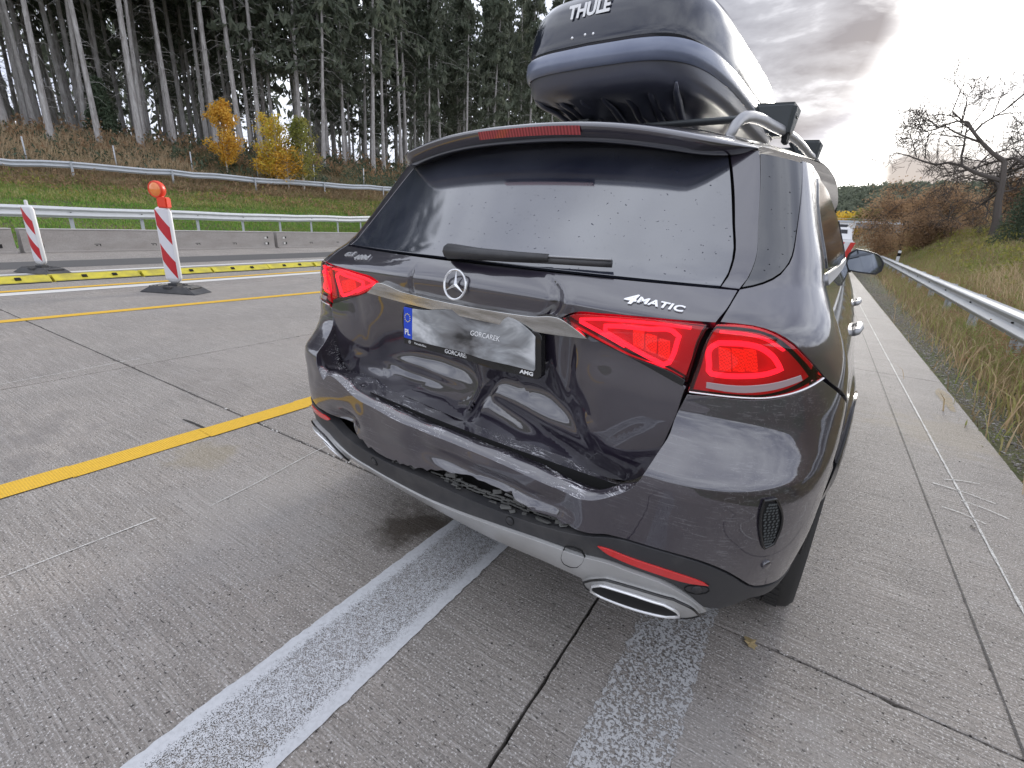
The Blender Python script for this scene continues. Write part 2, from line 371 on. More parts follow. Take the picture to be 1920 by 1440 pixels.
def dent_B(x, z):
    g = lambda a, b_, sx_, sz_: np.exp(-((x-a)/sx_)**2-((z-b_)/sz_)**2)
    d = .030*g(.27, .595, .13, .028) + .020*g(.05, .60, .10, .03) - .010*g(.20, .64, .08, .02) + .022*g(.44, .60, .05, .06)
    d = d + .035*g(-.45, .575, .07, .03) - .008*g(-.34, .60, .05, .05) + .006*g(-.15, .56, .12, .03)
    d = d + .010*g(-.05, .62, .05, .06) - .010*g(.36, .57, .07, .02)+.004*np.sin(x*13+z*9)*np.exp(-((z-.6)/.08)**2)*np.exp(-(x/.6)**4)
    d = d + .006*g(-.68, .70, .04, .05)
    return d
def fT(s, z):
    P = surf(T, s, z); P[..., 1] += dent_T(P[..., 0], P[..., 2])*(np.abs(np.asarray(s)) < .95); return P
def fT0(s, z): return surf(T, s, z)
def surfB(s, z):
    P = surf(B, s, z); z_ = P[..., 2]; k = hermite([.3, .45, .58, .75, .86, .95], [.2, .35, .8, 1, .5, 0], z_)
    P[..., 0] = np.where(P[..., 0] < 0, P[..., 0]*(1-.047*k*np.clip((-P[..., 0]-.45)/.4, 0, 1)), P[..., 0]); return P
def fB(s, z):
    P = surfB(s, z); P[..., 1] += dent_B(P[..., 0], P[..., 2])*(np.abs(np.asarray(s)) < .95); return P
def fB0(s, z): return surfB(s, z)
def normals(fn, s, z, e=.0015):
    a = fn(s+e, z)-fn(s-e, z); b = fn(s, z+e)-fn(s, z-e); n = np.cross(a, b)
    return n/np.maximum(np.linalg.norm(n, axis=-1, keepdims=True), 1e-12)
def smooth_poly(pts, sp, closed=True):
    """resample a polyline at spacing sp; corners sharper than ~35 degrees stay corners"""
    P = np.array(pts, float); n = len(P); out = []
    for i in range(n if closed else n-1):
        p1, p2 = P[i], P[(i+1) % n]; p0 = P[i-1] if (closed or i > 0) else p1; p3 = P[(i+2) % n] if (closed or i+2 < n) else p2
        L = np.linalg.norm(p2-p1)
        def tang(a, b, c):
            u, v = b-a, c-b; lu, lv = np.linalg.norm(u), np.linalg.norm(v)
            if lu < 1e-9 or lv < 1e-9: return None
            if (u@v)/(lu*lv) < .80: return None
            return (u/lu*lv+v/lv*lu)/(lu+lv)
        t1, t2 = tang(p0, p1, p2), tang(p1, p2, p3)
        d = (p2-p1)/max(L, 1e-9); t1 = d if t1 is None else t1; t2 = d if t2 is None else t2
        k = max(1, int(round(L/sp)))
        for j in range(k):
            t = j/k; out.append((2*t**3-3*t*t+1)*p1+(t**3-2*t*t+t)*L*t1+(3*t*t-2*t**3)*p2+(t**3-t*t)*L*t2)
    if not closed: out.append(P[-1])
    return np.array(out)
def inside(px, pz, poly):
    r = np.zeros(px.shape, bool); n = len(poly)
    for i in range(n):
        x1, z1 = poly[i]; x2, z2 = poly[(i+1) % n]
        if z1 == z2: continue
        c_ = ((pz < z1) != (pz < z2)) & (px < (x2-x1)*(pz-z1)/(z2-z1)+x1); r ^= c_
    return r
def bdist(px, pz, poly):
    d = np.full(px.shape, 9.0); n = len(poly)
    for i in range(n):
        a = poly[i]; v = poly[(i+1) % n]-a; L = max(v@v, 1e-12)
        t = np.clip(((px-a[0])*v[0]+(pz-a[1])*v[1])/L, 0, 1)
        d = np.minimum(d, np.hypot(px-a[0]-t*v[0], pz-a[1]-t*v[1]))
    return d
def patch(name, fn, outline, m, parent, sp=.02, off=0.0, thick=.012, label=None, round_edge=.0, grid=None):
    poly = smooth_poly(outline, sp)
    a = 0; 
    for i in range(len(poly)): a += poly[i-1][0]*poly[i][1]-poly[i][0]*poly[i-1][1]
    if a < 0: poly = poly[::-1]
    lo, hi = poly.min(0), poly.max(0); g = grid or sp
    gx, gz = np.meshgrid(np.arange(lo[0]+g*.5, hi[0], g), np.arange(lo[1]+g*.5, hi[1], g*.87))
    gx = gx+(np.arange(gx.shape[0]) % 2)[:, None]*g*.5
    gx, gz = gx.ravel(), gz.ravel(); k = inside(gx, gz, poly); gx, gz = gx[k], gz[k]
    if len(gx): k = bdist(gx, gz, poly) > g*.45; gx, gz = gx[k], gz[k]
    uv = np.concatenate([poly, np.stack([gx, gz], 1)]) if len(gx) else poly
    nb = len(poly)
    r = geometry.delaunay_2d_cdt([Vector((float(u), float(v))) for u, v in uv], [(i, (i+1) % nb) for i in range(nb)], [], 1, 1e-6)
    uv2 = np.array([(v.x, v.y) for v in r[0]]); tris = [tuple(f) for f in r[2]]
    P = fn(uv2[:, 0], uv2[:, 1]); Nn = normals(fn, uv2[:, 0], uv2[:, 1]); P = P+Nn*off
    F = []
    for t_ in tris:
        n_ = np.cross(P[t_[1]]-P[t_[0]], P[t_[2]]-P[t_[0]])
        F.append(t_ if n_@Nn[t_[0]] > 0 else (t_[0], t_[2], t_[1]))
    # rim: walls going inward behind the boundary
    bp = fn(poly[:, 0], poly[:, 1]); bn = normals(fn, poly[:, 0], poly[:, 1]); bp = bp+bn*off
    tang = np.roll(bp, -1, 0)-np.roll(bp, 1, 0); outw = np.cross(tang, bn); outw /= np.maximum(np.linalg.norm(outw, axis=1, keepdims=True), 1e-9)
    V = [P]; NN = [Nn]; base = len(P); nb = len(bp)
    r1 = bp+outw*.0012-bn*.0012; r2 = bp+outw*.0012-bn*thick
    V += [bp, r1, r1, r2]; NN += [bn, (bn+outw)/1.414, outw, outw]
    for k_ in (0, 2):
        for i in range(nb):
            j = (i+1) % nb; a_, b_, c_, d_ = base+k_*nb+i, base+k_*nb+j, base+(k_+1)*nb+j, base+(k_+1)*nb+i
            F.append((a_, d_, c_, b_))
    V = np.concatenate(V); NN = np.concatenate(NN)
    me = mesh(name, V, F, m, True); me.normals_split_custom_set_from_vertices(NN.tolist())
    o = link(name, me, parent)
    if label: o['label'] = label
    return o
mir = lambda pts: [(-a, b) for a, b in reversed(pts)]

# ---- dark inner shell so that seams read as gaps
shell = empty  # (kept simple: one inner mesh)
def shell_mesh():
    V = []; F = []
    def add(fn, s0, s1, ns, z0, z1, nz, off):
        s, z = np.meshgrid(np.linspace(s0, s1, ns), np.linspace(z0, z1, nz)); P = fn(s.ravel(), z.ravel()); n = normals(fn, s.ravel(), z.ravel())
        P = P-n*off; b = len(V); V.extend(P.tolist()); F.extend([tuple(i+b for i in f) for f in grid_faces(nz, ns)])
    add(fT0, -.93, .93, 60, .60, 1.16, 16, .085)
    for sg in (-1, 1):
        add(fT0, *sorted((sg*.62, sg*.93)), 30, .93, 1.12, 8, .052); add(fT0, *sorted((sg*.62, sg*1.2)), 30, 1.10, 1.16, 4, .022); add(fT0, *sorted((sg*.90, sg*1.2)), 16, .90, 1.12, 8, .022)
        add(fT0, *sorted((sg*.60, sg*.95)), 20, .66, 1.0, 8, .05)
        add(fT0, *sorted((sg*.60, sg*4.6)), 60, 1.14, 1.46, 12, .03)
        add(fT0, *sorted((sg*1.1, sg*4.6)), 40, .86, 1.17, 6, .03)
    add(fT0, -.72, .72, 30, 1.14, 1.52, 10, .03)
    add(fB0, -.95, .95, 60, .36, .68, 12, .075)
    return V, F
V_, F_ = shell_mesh(); mk('inner_shell', V_, F_, M_shell, CAR, True)

# ---- tailgate
notch = [(.722, 1.099), (.657, 1.0945), (.574, 1.0905), (.483, 1.0845), (.402, 1.075), (.370, 1.058), (.404, 1.043), (.450, 1.0245), (.514, 1.0035), (.583, .9835), (.648, .9625), (.692, .9485)]
seamR = [(.712, 1.158), (.722, 1.125)]+notch+[(.690, .942), (.672, .865), (.650, .796), (.622, .739), (.592, .697), (.553, .665), (.500, .645)]
bot = [(.44, .637), (.36, .634), (.24, .640), (.11, .650), (-.036, .655), (-.249, .662), (-.444, .662), (-.52, .668)]
seamL = [(-.600, .697), (-.63, .739), (-.658, .796), (-.678, .865), (-.694, .942)]+mir(notch)+[(-.722, 1.125), (-.712, 1.158)]
patch('tailgate', fT, seamR+bot+seamL, M_paint, CAR, sp=.008, thick=.03, label='dark tailgate, dented and buckled along its lower half')
# ---- rear glass and its side deflectors
patch('rear_window', fT0, [(.672, 1.165), (.30, 1.168), (0, 1.170), (-.30, 1.168), (-.672, 1.165), (-.66, 1.30), (-.635, 1.49), (-.60, 1.52), (0, 1.53), (.60, 1.52), (.635, 1.49), (.66, 1.30)], M_glass, CAR, sp=.03, thick=.01)
dp = [(.678, 1.163), (.712, 1.162), (.719, 1.30), (.722, 1.474), (.645, 1.474), (.662, 1.36)]
for q in (dp, mir(dp)): patch('window_deflector', fT0, q, M_paint, CAR, sp=.02, off=.001)
# ---- quarter windows, quarter panels, pillars, roof side
qw = [(.717, 1.166), (.722, 1.30), (.728, 1.468), (.813, 1.459), (.902, 1.452), (.871, 1.355), (.835, 1.269), (.810, 1.222), (.789, 1.199), (.753, 1.179)]
for q in (qw, mir(qw)): patch('quarter_window', fT0, q, M_sglass, CAR, sp=.018, thick=.008)
arch = lambda r, a0, a1, n: [(1.44+r*math.cos(math.radians(a)), .36+r*math.sin(math.radians(a))) for a in np.linspace(a0, a1, n)]
qp = ([(.717, 1.160), (.727, 1.125), (.730, 1.101), (.780, 1.100), (.818, 1.089), (.850, 1.066), (.874, 1.033), (.900, .992), (.965, .935), (1.06, .85)]
      + arch(.455, 133, 48, 12) + [(1.90, .80), (1.93, .95), (1.80, 1.06), (1.60, 1.19), (1.28, 1.445), (1.10, 1.458), (.908, 1.458), (.878, 1.355), (.842, 1.267), (.817, 1.218), (.795, 1.194), (.757, 1.173)])
for q in (qp, mir(qp)): patch('quarter_panel', fT0, q, M_paint, CAR, sp=.022, thick=.014)
# rear door glass sits proud in the panel's forward slant, front glass beyond
rd = [(1.05, 1.205), (1.62, 1.195), (1.92, 1.195), (1.96, 1.40), (1.5, 1.436), (1.13, 1.436), (1.03, 1.36)]
for q in (rd, mir(rd)): patch('door_window', fT0, q, M_sglass, CAR, sp=.04, off=.004, thick=.008)
dr = [(1.94, .56), (2.05, .50), (2.86, .48), (2.86, 1.165), (1.66, 1.165), (1.94, 1.0)]
dg = [(2.03, 1.19), (2.84, 1.185), (2.84, 1.34), (2.6, 1.38), (2.03, 1.40)]
df = [(2.875, .48), (3.85, .50), (3.90, 1.15), (2.875, 1.16)]
dh = [(2.90, 1.185), (3.65, 1.175), (3.35, 1.26), (2.90, 1.335)]
ff = [(3.87, .80), (4.75, .75), (4.7, 1.05), (3.92, 1.145)]
for q in (dr, mir(dr), df, mir(df)): patch('door', fT0, q, M_paint, CAR, sp=.05, thick=.014)
for q in (dg, mir(dg), dh, mir(dh)): patch('door_window', fT0, q, M_sglass, CAR, sp=.05, thick=.008)
for q in (ff, mir(ff)): patch('front_wing', fT0, q, M_paint, CAR, sp=.06, thick=.014)
bl = [(1.0, 1.168), (2.86, 1.168), (3.7, 1.158), (3.7, 1.172), (2.86, 1.184), (1.0, 1.192)]
for q in (bl, mir(bl)): patch('window_trim', fT0, q, M_rail, CAR, sp=.04, off=.006, thick=.008)
pl = [(2.835, 1.18), (2.90, 1.18), (2.90, 1.36), (2.835, 1.38)]
for q in (pl, mir(pl)): patch('pillar', fT0, q, M_black, CAR, sp=.05, off=.004)
for sg in (-1, 1):     # wheel arch trims
    pts = [(sg*a, b) for a, b in arch(.452, 172, 8, 30)]+[(sg*a, b) for a, b in arch(.395, 8, 172, 30)]
    patch('wheel_arch_trim', fT0, pts, M_black, CAR, sp=.03, off=.006, thick=.05)
    sl = [(sg*1.98, .33), (sg*3.9, .33), (sg*3.9, .47), (sg*1.98, .47)]
    patch('sill', fT0, sl, M_black, CAR, sp=.06, off=.0, thick=.03)

# ---- roof with spoiler
def zc(y): return hermite([.30, .45, .60, .80, 1.1, 1.6, 2.4, 3.1, 3.6], [1.535, 1.556, 1.580, 1.606, 1.633, 1.655, 1.655, 1.60, 1.50], y)
def roofz(x, y): return zc(y)-.080*np.power(np.abs(x)/.61, 2.5)
def wroof(y): return hermite([.4, .6, .66, .74, .85, 1.0, 1.8, 2.6, 3.4, 3.7], [.62, .640, .665, .695, .712, .715, .69, .655, .61, .58], y)
yedge = lambda x: .385+.14*x*x+2.6*np.clip(np.abs(x)-.50, 0, 1)**1.6
def roof_grid(y0f, y1, nx, ny, xm=1.0, pw=1.0):
    rows = []
    for j in range(ny):
        row = []
        for i in range(nx):
            u = -1+2*i/(nx-1); yy0 = y0f(u*.69); y = yy0+(y1-yy0)*(j/(ny-1))**pw
            x = u*wroof(y)*xm; row.append((float(x), float(y), float(roofz(x, y))))
        rows.append(row)
    return rows
R_ = roof_grid(lambda x: .625, 3.65, 41, 40)
loft('roof', R_, M_paint, CAR, False, (0, 0), True)
sp_rows = roof_grid(yedge, .0, 61, 2)
rows = []; nx = 61
def sprow(yo, zo, shr=1.0):
    fr_ = yo/.235 if yo > .05 and zo > -.01 else None
    out_ = []
    for i in range(nx):
        u = -1+2*i/(nx-1); x = u*.640*shr; ye = float(yedge(x)); y = ye+yo if fr_ is None else ye+(.618-ye)*fr_; k = 1-.8*abs(u)**10; out_.append((x, y, float(roofz(x, max(y, ye)))+zo*k))
    return out_
# closed profile from the roof joint back over the lip and under to the glass
prof = [(.235, -.001), (.16, .0), (.09, .0), (.04, .0), (.015, -.001), (.003, -.004), (-.002, -.009), (.0, -.016), (.010, -.030), (.024, -.044), (.034, -.050), (.050, -.052), (.10, -.052), (.16, -.054), (.20, -.06)]
loft('spoiler', [sprow(a, b, 1.0) for a, b in prof], M_paint, CAR, False, (0, 0), True, flip=True)
bl_ = []
for j, (a, b) in enumerate(((-.0018, -.012), (.006, -.028), (.0085, -.033))):
    bl_.append([(x, float(yedge(x))+a-.0035, float(roofz(x, yedge(x)))+b) for x in np.linspace(-.135, .222, 24)])
loft('brake_lamp', bl_, M_brake, CAR, False, (0, 0), True, flip=True)
# dark film across the glass top edge / inner liner visible under the spoiler is the glass itself

# ---- tail lamps
innerR = [(.378, 1.058), (.405, 1.071), (.483, 1.080), (.574, 1.086), (.657, 1.090), (.716, 1.093), (.706, 1.035), (.688, .955), (.648, .967), (.583, .988), (.514, 1.008), (.450, 1.029), (.406, 1.047)]
redlow = [(.378, 1.057), (.437, 1.033), (.551, .997), (.661, .978), (.690, .968), (.706, 1.035), (.713, 1.090), (.657, 1.088), (.574, 1.084), (.483, 1.078), (.405, 1.069)]
outerR = [(.727, 1.093), (.750, 1.096), (.779, 1.095), (.814, 1.084), (.845, 1.061), (.869, 1.028), (.893, .990), (.864, .975), (.833, .962), (.795, .951), (.760, .947), (.726, .944), (.700, .941), (.712, 1.010)]
def ring(outer, w):
    c_ = np.array(outer).mean(0); o_ = np.array(outer); return [tuple(c_+(p-c_)*w) for p in o_]
def ribbon(name, fn, pts, width, off, m, parent, closed=True, hgt=.006):
    """a rounded bar following pts on the surface"""
    q = smooth_poly(pts, .008, closed); P = fn(q[:, 0], q[:, 1]); n = normals(fn, q[:, 0], q[:, 1]); P = P+n*off
    tg = np.roll(P, -1, 0)-np.roll(P, 1, 0)
    if not closed: tg[0] = P[1]-P[0]; tg[-1] = P[-1]-P[-2]
    tg /= np.linalg.norm(tg, axis=1, keepdims=True); w_ = np.cross(tg, n)
    rings = []
    for i in range(len(P)):
        rings.append([tuple(P[i]+w_[i]*width*.5*math.cos(a)+n[i]*hgt*math.sin(a)) for a in np.linspace(0, 2*PI, 9)[:-1]])
    if closed: rings.append(rings[0])
    return loft(name, rings, m, parent, True, (0, 0), True)
def block(name, fn, outline, m, parent, off, thick): return patch(name, fn, outline, m, parent, sp=.01, off=off, thick=thick)
def inner_lamp(sgn):
    Mx = (lambda p: p) if sgn > 0 else mir
    L = patch('inner_lamp', fT0, Mx(innerR), M_housing_d, CAR, sp=.014, off=-.028, thick=.02)
    patch('housing', fT0, Mx(ring(redlow, .97)), M_housing, L, sp=.014, off=-.022, thick=.004)
    patch('lens', fT0, Mx(redlow), M_lens, L, sp=.012, off=.003, thick=.012)
    patch('lower_trim', fT0, Mx([(.380, 1.052), (.437, 1.028), (.551, .992), (.661, .973), (.690, .963), (.686, .950), (.648, .962), (.583, .983), (.514, 1.003), (.450, 1.024)]), M_black, L, sp=.014, off=.002)
    ribbon('light_guide', fT0, Mx([(.490, 1.052), (.54, 1.058), (.600, 1.062), (.655, 1.065), (.671, 1.056), (.662, 1.02), (.650, .993), (.636, .986), (.585, 1.000), (.53, 1.020), (.49, 1.036)]), .011, -.010, M_guide, L)
    ribbon('light_guide', fT0, Mx([(.420, 1.058), (.470, 1.065), (.55, 1.072), (.62, 1.077), (.69, 1.079)]), .007, -.010, M_guide, L, closed=False)
    ribbon('light_guide', fT0, Mx([(.420, 1.052), (.47, 1.035), (.54, 1.010)]), .009, -.010, M_guide, L, closed=False)
    for (cx_, cz_) in ((.572, 1.033), (.603, 1.027), (.634, 1.020)):
        block('reflector_cell', fT0, Mx([(cx_-.011, cz_-.018), (cx_+.011, cz_-.022), (cx_+.013, cz_+.016), (cx_-.010, cz_+.018)]), M_led, L, -.012, .012)
    return L
def outer_lamp(sgn):
    Mx = (lambda p: p) if sgn > 0 else mir
    L = patch('outer_lamp', fT0, Mx(outerR), M_housing_d, CAR, sp=.014, off=-.03, thick=.02)
    patch('housing', fT0, Mx(ring(outerR, .96)), M_housing, L, sp=.014, off=-.024, thick=.004)
    patch('lens', fT0, Mx(outerR), M_lens, L, sp=.012, off=.003, thick=.014)
    ribbon('light_guide', fT0, Mx([(.723, .992), (.728, 1.045), (.737, 1.056), (.770, 1.060), (.797, 1.055), (.815, 1.038), (.826, 1.010), (.80, .998), (.768, .990), (.74, .986), (.727, .986)]), .012, -.010, M_guide, L)
    ribbon('light_guide', fT0, Mx([(.735, 1.080), (.775, 1.081), (.81, 1.071), (.835, 1.052)]), .006, -.010, M_guide, L, closed=False)
    for (cx_, cz_) in ((.745, 1.019), (.764, 1.021), (.783, 1.024)):
        block('reflector_cell', fT0, Mx([(cx_-.0075, cz_-.022), (cx_+.0075, cz_-.022), (cx_+.008, cz_+.022), (cx_-.0075, cz_+.022)]), M_led, L, -.012, .012)
    patch('clear_strip', fT0, Mx([(.722, .957), (.760, .957), (.801, .967), (.852, .989), (.850, .999), (.801, .980), (.760, .970), (.722, .968)]), M_strip, L, sp=.012, off=.0045, thick=.004)
    ribbon('bright_lower_edge', fT0, Mx([(.702, .9405), (.726, .9435), (.760, .9465), (.795, .9505), (.833, .9615), (.864, .9745), (.892, .989)]), .004, .004, M_badge, L, closed=False, hgt=.003)
    return L
for sgn in (1, -1): inner_lamp(sgn); outer_lamp(sgn)

# ---- chrome strip, star, badges, plate, wiper
chR = [(-.385, 1.058), (-.231, 1.052), (-.053, 1.046), (.129, 1.046), (.283, 1.050), (.375, 1.056), (.412, 1.040), (.447, 1.020), (.33, 1.013), (.179, 1.012), (.007, 1.014), (-.198, 1.017), (-.44, 1.026), (-.41, 1.042)]
patch('chrome_strip', fT0, chR, M_chrome, CAR, sp=.012, off=.012, thick=.02, label='scuffed chrome strip above the number plate')
def frame_at(fn, s, z):
    P = fn(np.array([s]), np.array([z]))[0]; n = normals(fn, np.array([s]), np.array([z]))[0]
    n = Vector(n); x = Vector((1, 0, 0)); x = (x-n*x.dot(n)).normalized(); y = n.cross(x).normalized()
    return Vector(P), x, y, n
def text_mesh(txt, size, depth, shear=0, bold=0, space=1.0, align='CENTER'):
    c_ = bpy.data.curves.new('t', 'FONT'); c_.body = txt; c_.size = size; c_.extrude = depth; c_.shear = shear; c_.offset = bold; c_.space_character = space
    c_.align_x = align; c_.align_y = 'CENTER'; c_.resolution_u = 3
    o = bpy.data.objects.new('t', c_); S.collection.objects.link(o); bpy.context.view_layer.update()
    me = bpy.data.meshes.new_from_object(o.evaluated_get(bpy.context.evaluated_depsgraph_get())); bpy.data.objects.remove(o); return me
def place_text(name, txt, size, fn, s, z, m, parent, off=.002, depth=.0015, shear=0, bold=0, space=1.0, sx_=1.0, fr=None):
    me = text_mesh(txt, size, depth, shear, bold, space); me.name = name; me.materials.clear(); me.materials.append(m)
    P, x, y, n = fr or frame_at(fn, s, z)
    me.transform(Matrix([[x[i]*sx_, y[i], n[i], P[i]+n[i]*off] for i in range(3)]+[[0, 0, 0, 1]]))
    return link(name, me, parent)
P, x, y, n = frame_at(fT0, .012, 1.100)
def star(P, x, y, n, R, parent, name='star_emblem'):
    V = []; F = []
    nn_ = 40; k = 8; rr = R*.085
    for i in range(nn_):
        a = 2*PI*i/nn_; dr_ = x*math.cos(a)+y*math.sin(a)
        for j in range(k):
            b = 2*PI*j/k; V.append(P+dr_*(R+rr*math.cos(b))+n*(.004+rr*math.sin(b)))
    F += [(i*k+j, ((i+1) % nn_)*k+j, ((i+1) % nn_)*k+(j+1) % k, i*k+(j+1) % k) for i in range(nn_) for j in range(k)]
    c0 = len(V); V.append(P+n*.009)
    for q in range(3):
        a = PI/2+q*2*PI/3; tip = P+(x*math.cos(a)+y*math.sin(a))*R+n*.004
        l_ = P+(x*math.cos(a+PI/3)+y*math.sin(a+PI/3))*R*.14+n*.003; r_ = P+(x*math.cos(a-PI/3)+y*math.sin(a-PI/3))*R*.14+n*.003
        b_ = len(V); V += [tip, l_, r_]; F += [(c0, b_+1, b_), (c0, b_, b_+2)]
    return mk(name, V, F, M_badge, parent)
star(P, x, y, n, .041, CAR)
P, x, y, n = frame_at(fT0, .572, 1.118)
place_text('badge', '4', .040, fT0, .525, 1.120, M_badge, CAR, shear=.25, bold=.0012, sx_=1.35)
place_text('badge', 'MATIC', .0245, fT0, .598, 1.1165, M_badge, CAR, shear=.12, bold=.0008, sx_=1.35, space=1.08)
place_text('badge', 'GLE', .030, fT0, -.600, 1.134, M_badge, CAR, shear=.15, bold=.0003, sx_=1.15, space=1.12)
place_text('badge', '400d', .034, fT0, -.500, 1.131, M_badge, CAR, shear=.15, bold=.0004, sx_=1.2, space=1.12)
# plate: bent sheet in a black holder
def plate_fn(s, z):
    P = surf(T, s, z); x_, z_ = P[..., 0], P[..., 2]
    P[..., 1] = .162+.05*x_**2-.012+.010*np.exp(-((x_-.05)/.07)**2)*np.clip((z_-.88)/.05, 0, 1)+.006*np.sin(x_*22+z_*30)*np.exp(-((x_-.1)/.2)**2)+.02*(z_-.94)*np.sin(x_*9)
    return P
m, t, b = mat('bent_number_plate', (.6, .6, .6), .35); p = objco(t)
a_ = t.noise(t.mapping(p, scale=(5, 5, 14)), 1, 4, .6, .6); sp_ = t.N('ShaderNodeSeparateXYZ'); t.L(p, sp_.inputs[0])
edge = t.math('MULTIPLY', t.math('ABSOLUTE', t.math('SUBTRACT', sp_.outputs[0], .06)), 1.6)
t.L(t.ramp(t.math('ADD', a_, t.math('MULTIPLY', edge, .85)), [(.42, (.03, .03, .032)), (.56, (.16, .16, .165)), (.70, (.30, .31, .32)), (.85, (.62, .63, .64))]), b.inputs['Base Color']); M_plate = m
PS = .034
hold = patch('number_plate_holder', plate_fn, [(-0.234, .884), (0.302, .884), (0.314, .895), (0.314, 1.000), (0.304, 1.008), (-0.228, 1.008), (-0.234, 1.0)], M_black, CAR, sp=.012, off=.0, thick=.02)
pt = patch('number_plate', plate_fn, [(-0.188, .905), (0.292, .905), (0.296, .91), (0.296, .998), (0.289, 1.003), (-0.188, 1.003)], M_plate, CAR, sp=.012, off=.004, thick=.003)
pb = patch('country_band', plate_fn, [(-0.229, .905), (-0.190, .905), (-0.190, 1.003), (-0.229, 1.003)], M_pblue, pt, sp=.01, off=.0045, thick=.003)
place_text('letters', 'PL', .026, plate_fn, -.2095, .925, M_white, pt, off=.006, depth=.0004, bold=.0006)
P, x, y, n = frame_at(plate_fn, -.2095, .972); V = []; F = []
for q in range(12):
    a = 2*PI*q/12; c_ = P+(x*math.cos(a)+y*math.sin(a))*.0125+n*.0055; b_ = len(V)
    for j in range(5): V.append(c_+(x*math.cos(j*2*PI/5)+y*math.sin(j*2*PI/5))*.0022)
    F.append(tuple(range(b_, b_+5)))
mk('ring_of_stars', V, F, mat('plate_stars', (.8, .7, .2), .5)[0], pt)
place_text('letters', 'GORCAREK', .020, plate_fn, .119, .968, M_white, hold, off=.006, depth=.0003)
place_text('letters', 'GORCAREK', .018, plate_fn, .004, .894, M_white, hold, off=.002, depth=.0003)
place_text('letters', 'AMG', .014, plate_fn, .269, .894, M_white, hold, off=.002, depth=.0003, bold=.0005, sx_=1.4)
place_text('letters', 'Mercedes-Benz', .009, plate_fn, -.151, .894, M_white, hold, off=.002, depth=.0003)
P, x, y, n = frame_at(plate_fn, -.201, .894); star(P, x, y, n, .0055, hold, 'small_star')
# wiper
W1 = [fT0(np.array([s_]), np.array([z_]))[0]+np.array([0, -o_, 0]) for s_, z_, o_ in ((-.055, 1.186, .02), (-.03, 1.188, .045), (.08, 1.190, .05), (.20, 1.192, .046), (.275, 1.194, .035))]
wp = tube('rear_wiper', W1, [(.018, .018), (.026, .022), (.022, .015), (.017, .012), (.010, .010)], M_plastic, CAR, 10)
W2 = [fT0(np.array([s_]), np.array([z_]))[0]+np.array([0, -.026, 0]) for s_, z_ in ((.02, 1.178), (.16, 1.183), (.28, 1.188), (.40, 1.191), (.432, 1.192))]
tube('wiper_blade', W2, [(.006, .010)]*5, M_plastic, wp, 6)
W3 = [w_+np.array([0, -.004, .010]) for w_ in W2[1:]]
tube('blade_clip', W3, [(.003, .003)]*4, M_rail, wp, 6)

# ---- bumper
rim = [(-0.7, 0.932), (-0.677, 0.871), (-0.674, 0.82), (-0.673, 0.79), (-0.67, 0.761), (-0.658, 0.731), (-0.625, 0.7), (-0.58, 0.725), (-0.474, 0.715), (-0.41, 0.698), (-0.281, 0.688), (-0.059, 0.679), (0.062, 0.682), (0.15, 0.682), (0.289, 0.68), (0.398, 0.673), (0.499, 0.661), (0.575, 0.673), (0.625, 0.7), (0.658, 0.731), (0.67, 0.761), (0.673, 0.79), (0.674, 0.82), (0.677, 0.871), (0.7, 0.932)]
rim = [(a_, b_-.014*(b_ < .70)-.007*(.70 <= b_ < .74)) for a_, b_ in rim]
lampb = [(.726, .938), (.760, .941), (.795, .945), (.833, .956), (.864, .969), (.893, .983)]
gapU = [(-.72, .563), (-.60, .562), (-.488, .560), (-.42, .530), (-.370, .512), (-.236, .504), (-.13, .518), (-.020, .540), (.109, .572), (.220, .578), (.323, .574), (.418, .568), (.509, .558), (.590, .562), (.655, .586), (.710, .594), (.741, .596), (.780, .590), (.818, .566), (.876, .503), (.93, .480), (.99, .470)]
gj = np.random.default_rng(4)
gapUj = []
for (a0_, b0_), (a1_, b1_) in zip(gapU[:-1], gapU[1:]):
    for q in range(max(1, int((a1_-a0_)/.02))):
        f_ = q/max(1, int((a1_-a0_)/.02)); w_ = .0035 if -.5 < a0_ < .62 else 0
        gapUj.append((a0_+(a1_-a0_)*f_, b0_+(b1_-b0_)*f_+w_*float(gj.normal())))
gapUj.append(gapU[-1])
sideR = [(.893, .983), (.958, .93), (1.05, .845)]+arch(.462, 134, 170, 6)+[(1.03, .44)]
outline = rim+lampb[:-1]+sideR+gapUj[::-1]+[(-.741, .572), (-.780, .570), (-.818, .55), (-.876, .50), (-.93, .480), (-.99, .470)]+mir(sideR)+mir(lampb[:-1])[:]
patch('bumper_cover', fB, outline, M_paint_b, CAR, sp=.013, thick=.02, label='dark bumper cover, scraped and torn away along its lower edge')
# ledge between the bumper's rim and the tailgate
rr = smooth_poly(rim[1:-1], .012, False); P1 = fB(rr[:, 0], rr[:, 1]); n1_ = normals(fB, rr[:, 0], rr[:, 1])
Pin = surf(T, rr[:, 0]*.97, np.full(len(rr), .70)); Pin[:, 1] += .10; Pin[:, 2] = .612; k_ = np.clip((rr[:, 1]-.70)/.07, 0, 1)
Pin[:, 2] = Pin[:, 2]*(1-k_)+(P1[:, 2]-.015)*k_
rows = []
wob = .0025*np.sin(rr[:, 0]*19+2*np.sin(rr[:, 0]*7))+.0012*np.sin(rr[:, 0]*51+1)
for i_, (u, dz) in enumerate(((0, 0), (.02, .007), (.045, .013), (.08, .0185), (.115, .0205), (.145, .017), (.18, .009), (.22, .003), (.4, -.005), (.7, -.011), (1, -.016))):
    Q = P1*(1-u)+Pin*u; Q[:, 2] = Q[:, 2]*k_+(1-k_)*(P1[:, 2]+dz)+wob*(u > .1)*(u < 1)*(1-k_); rows.append([tuple(q) for q in Q])
loft('bumper_ledge', rows, M_paint_s, CAR, False, (0, 0), True, flip=False)
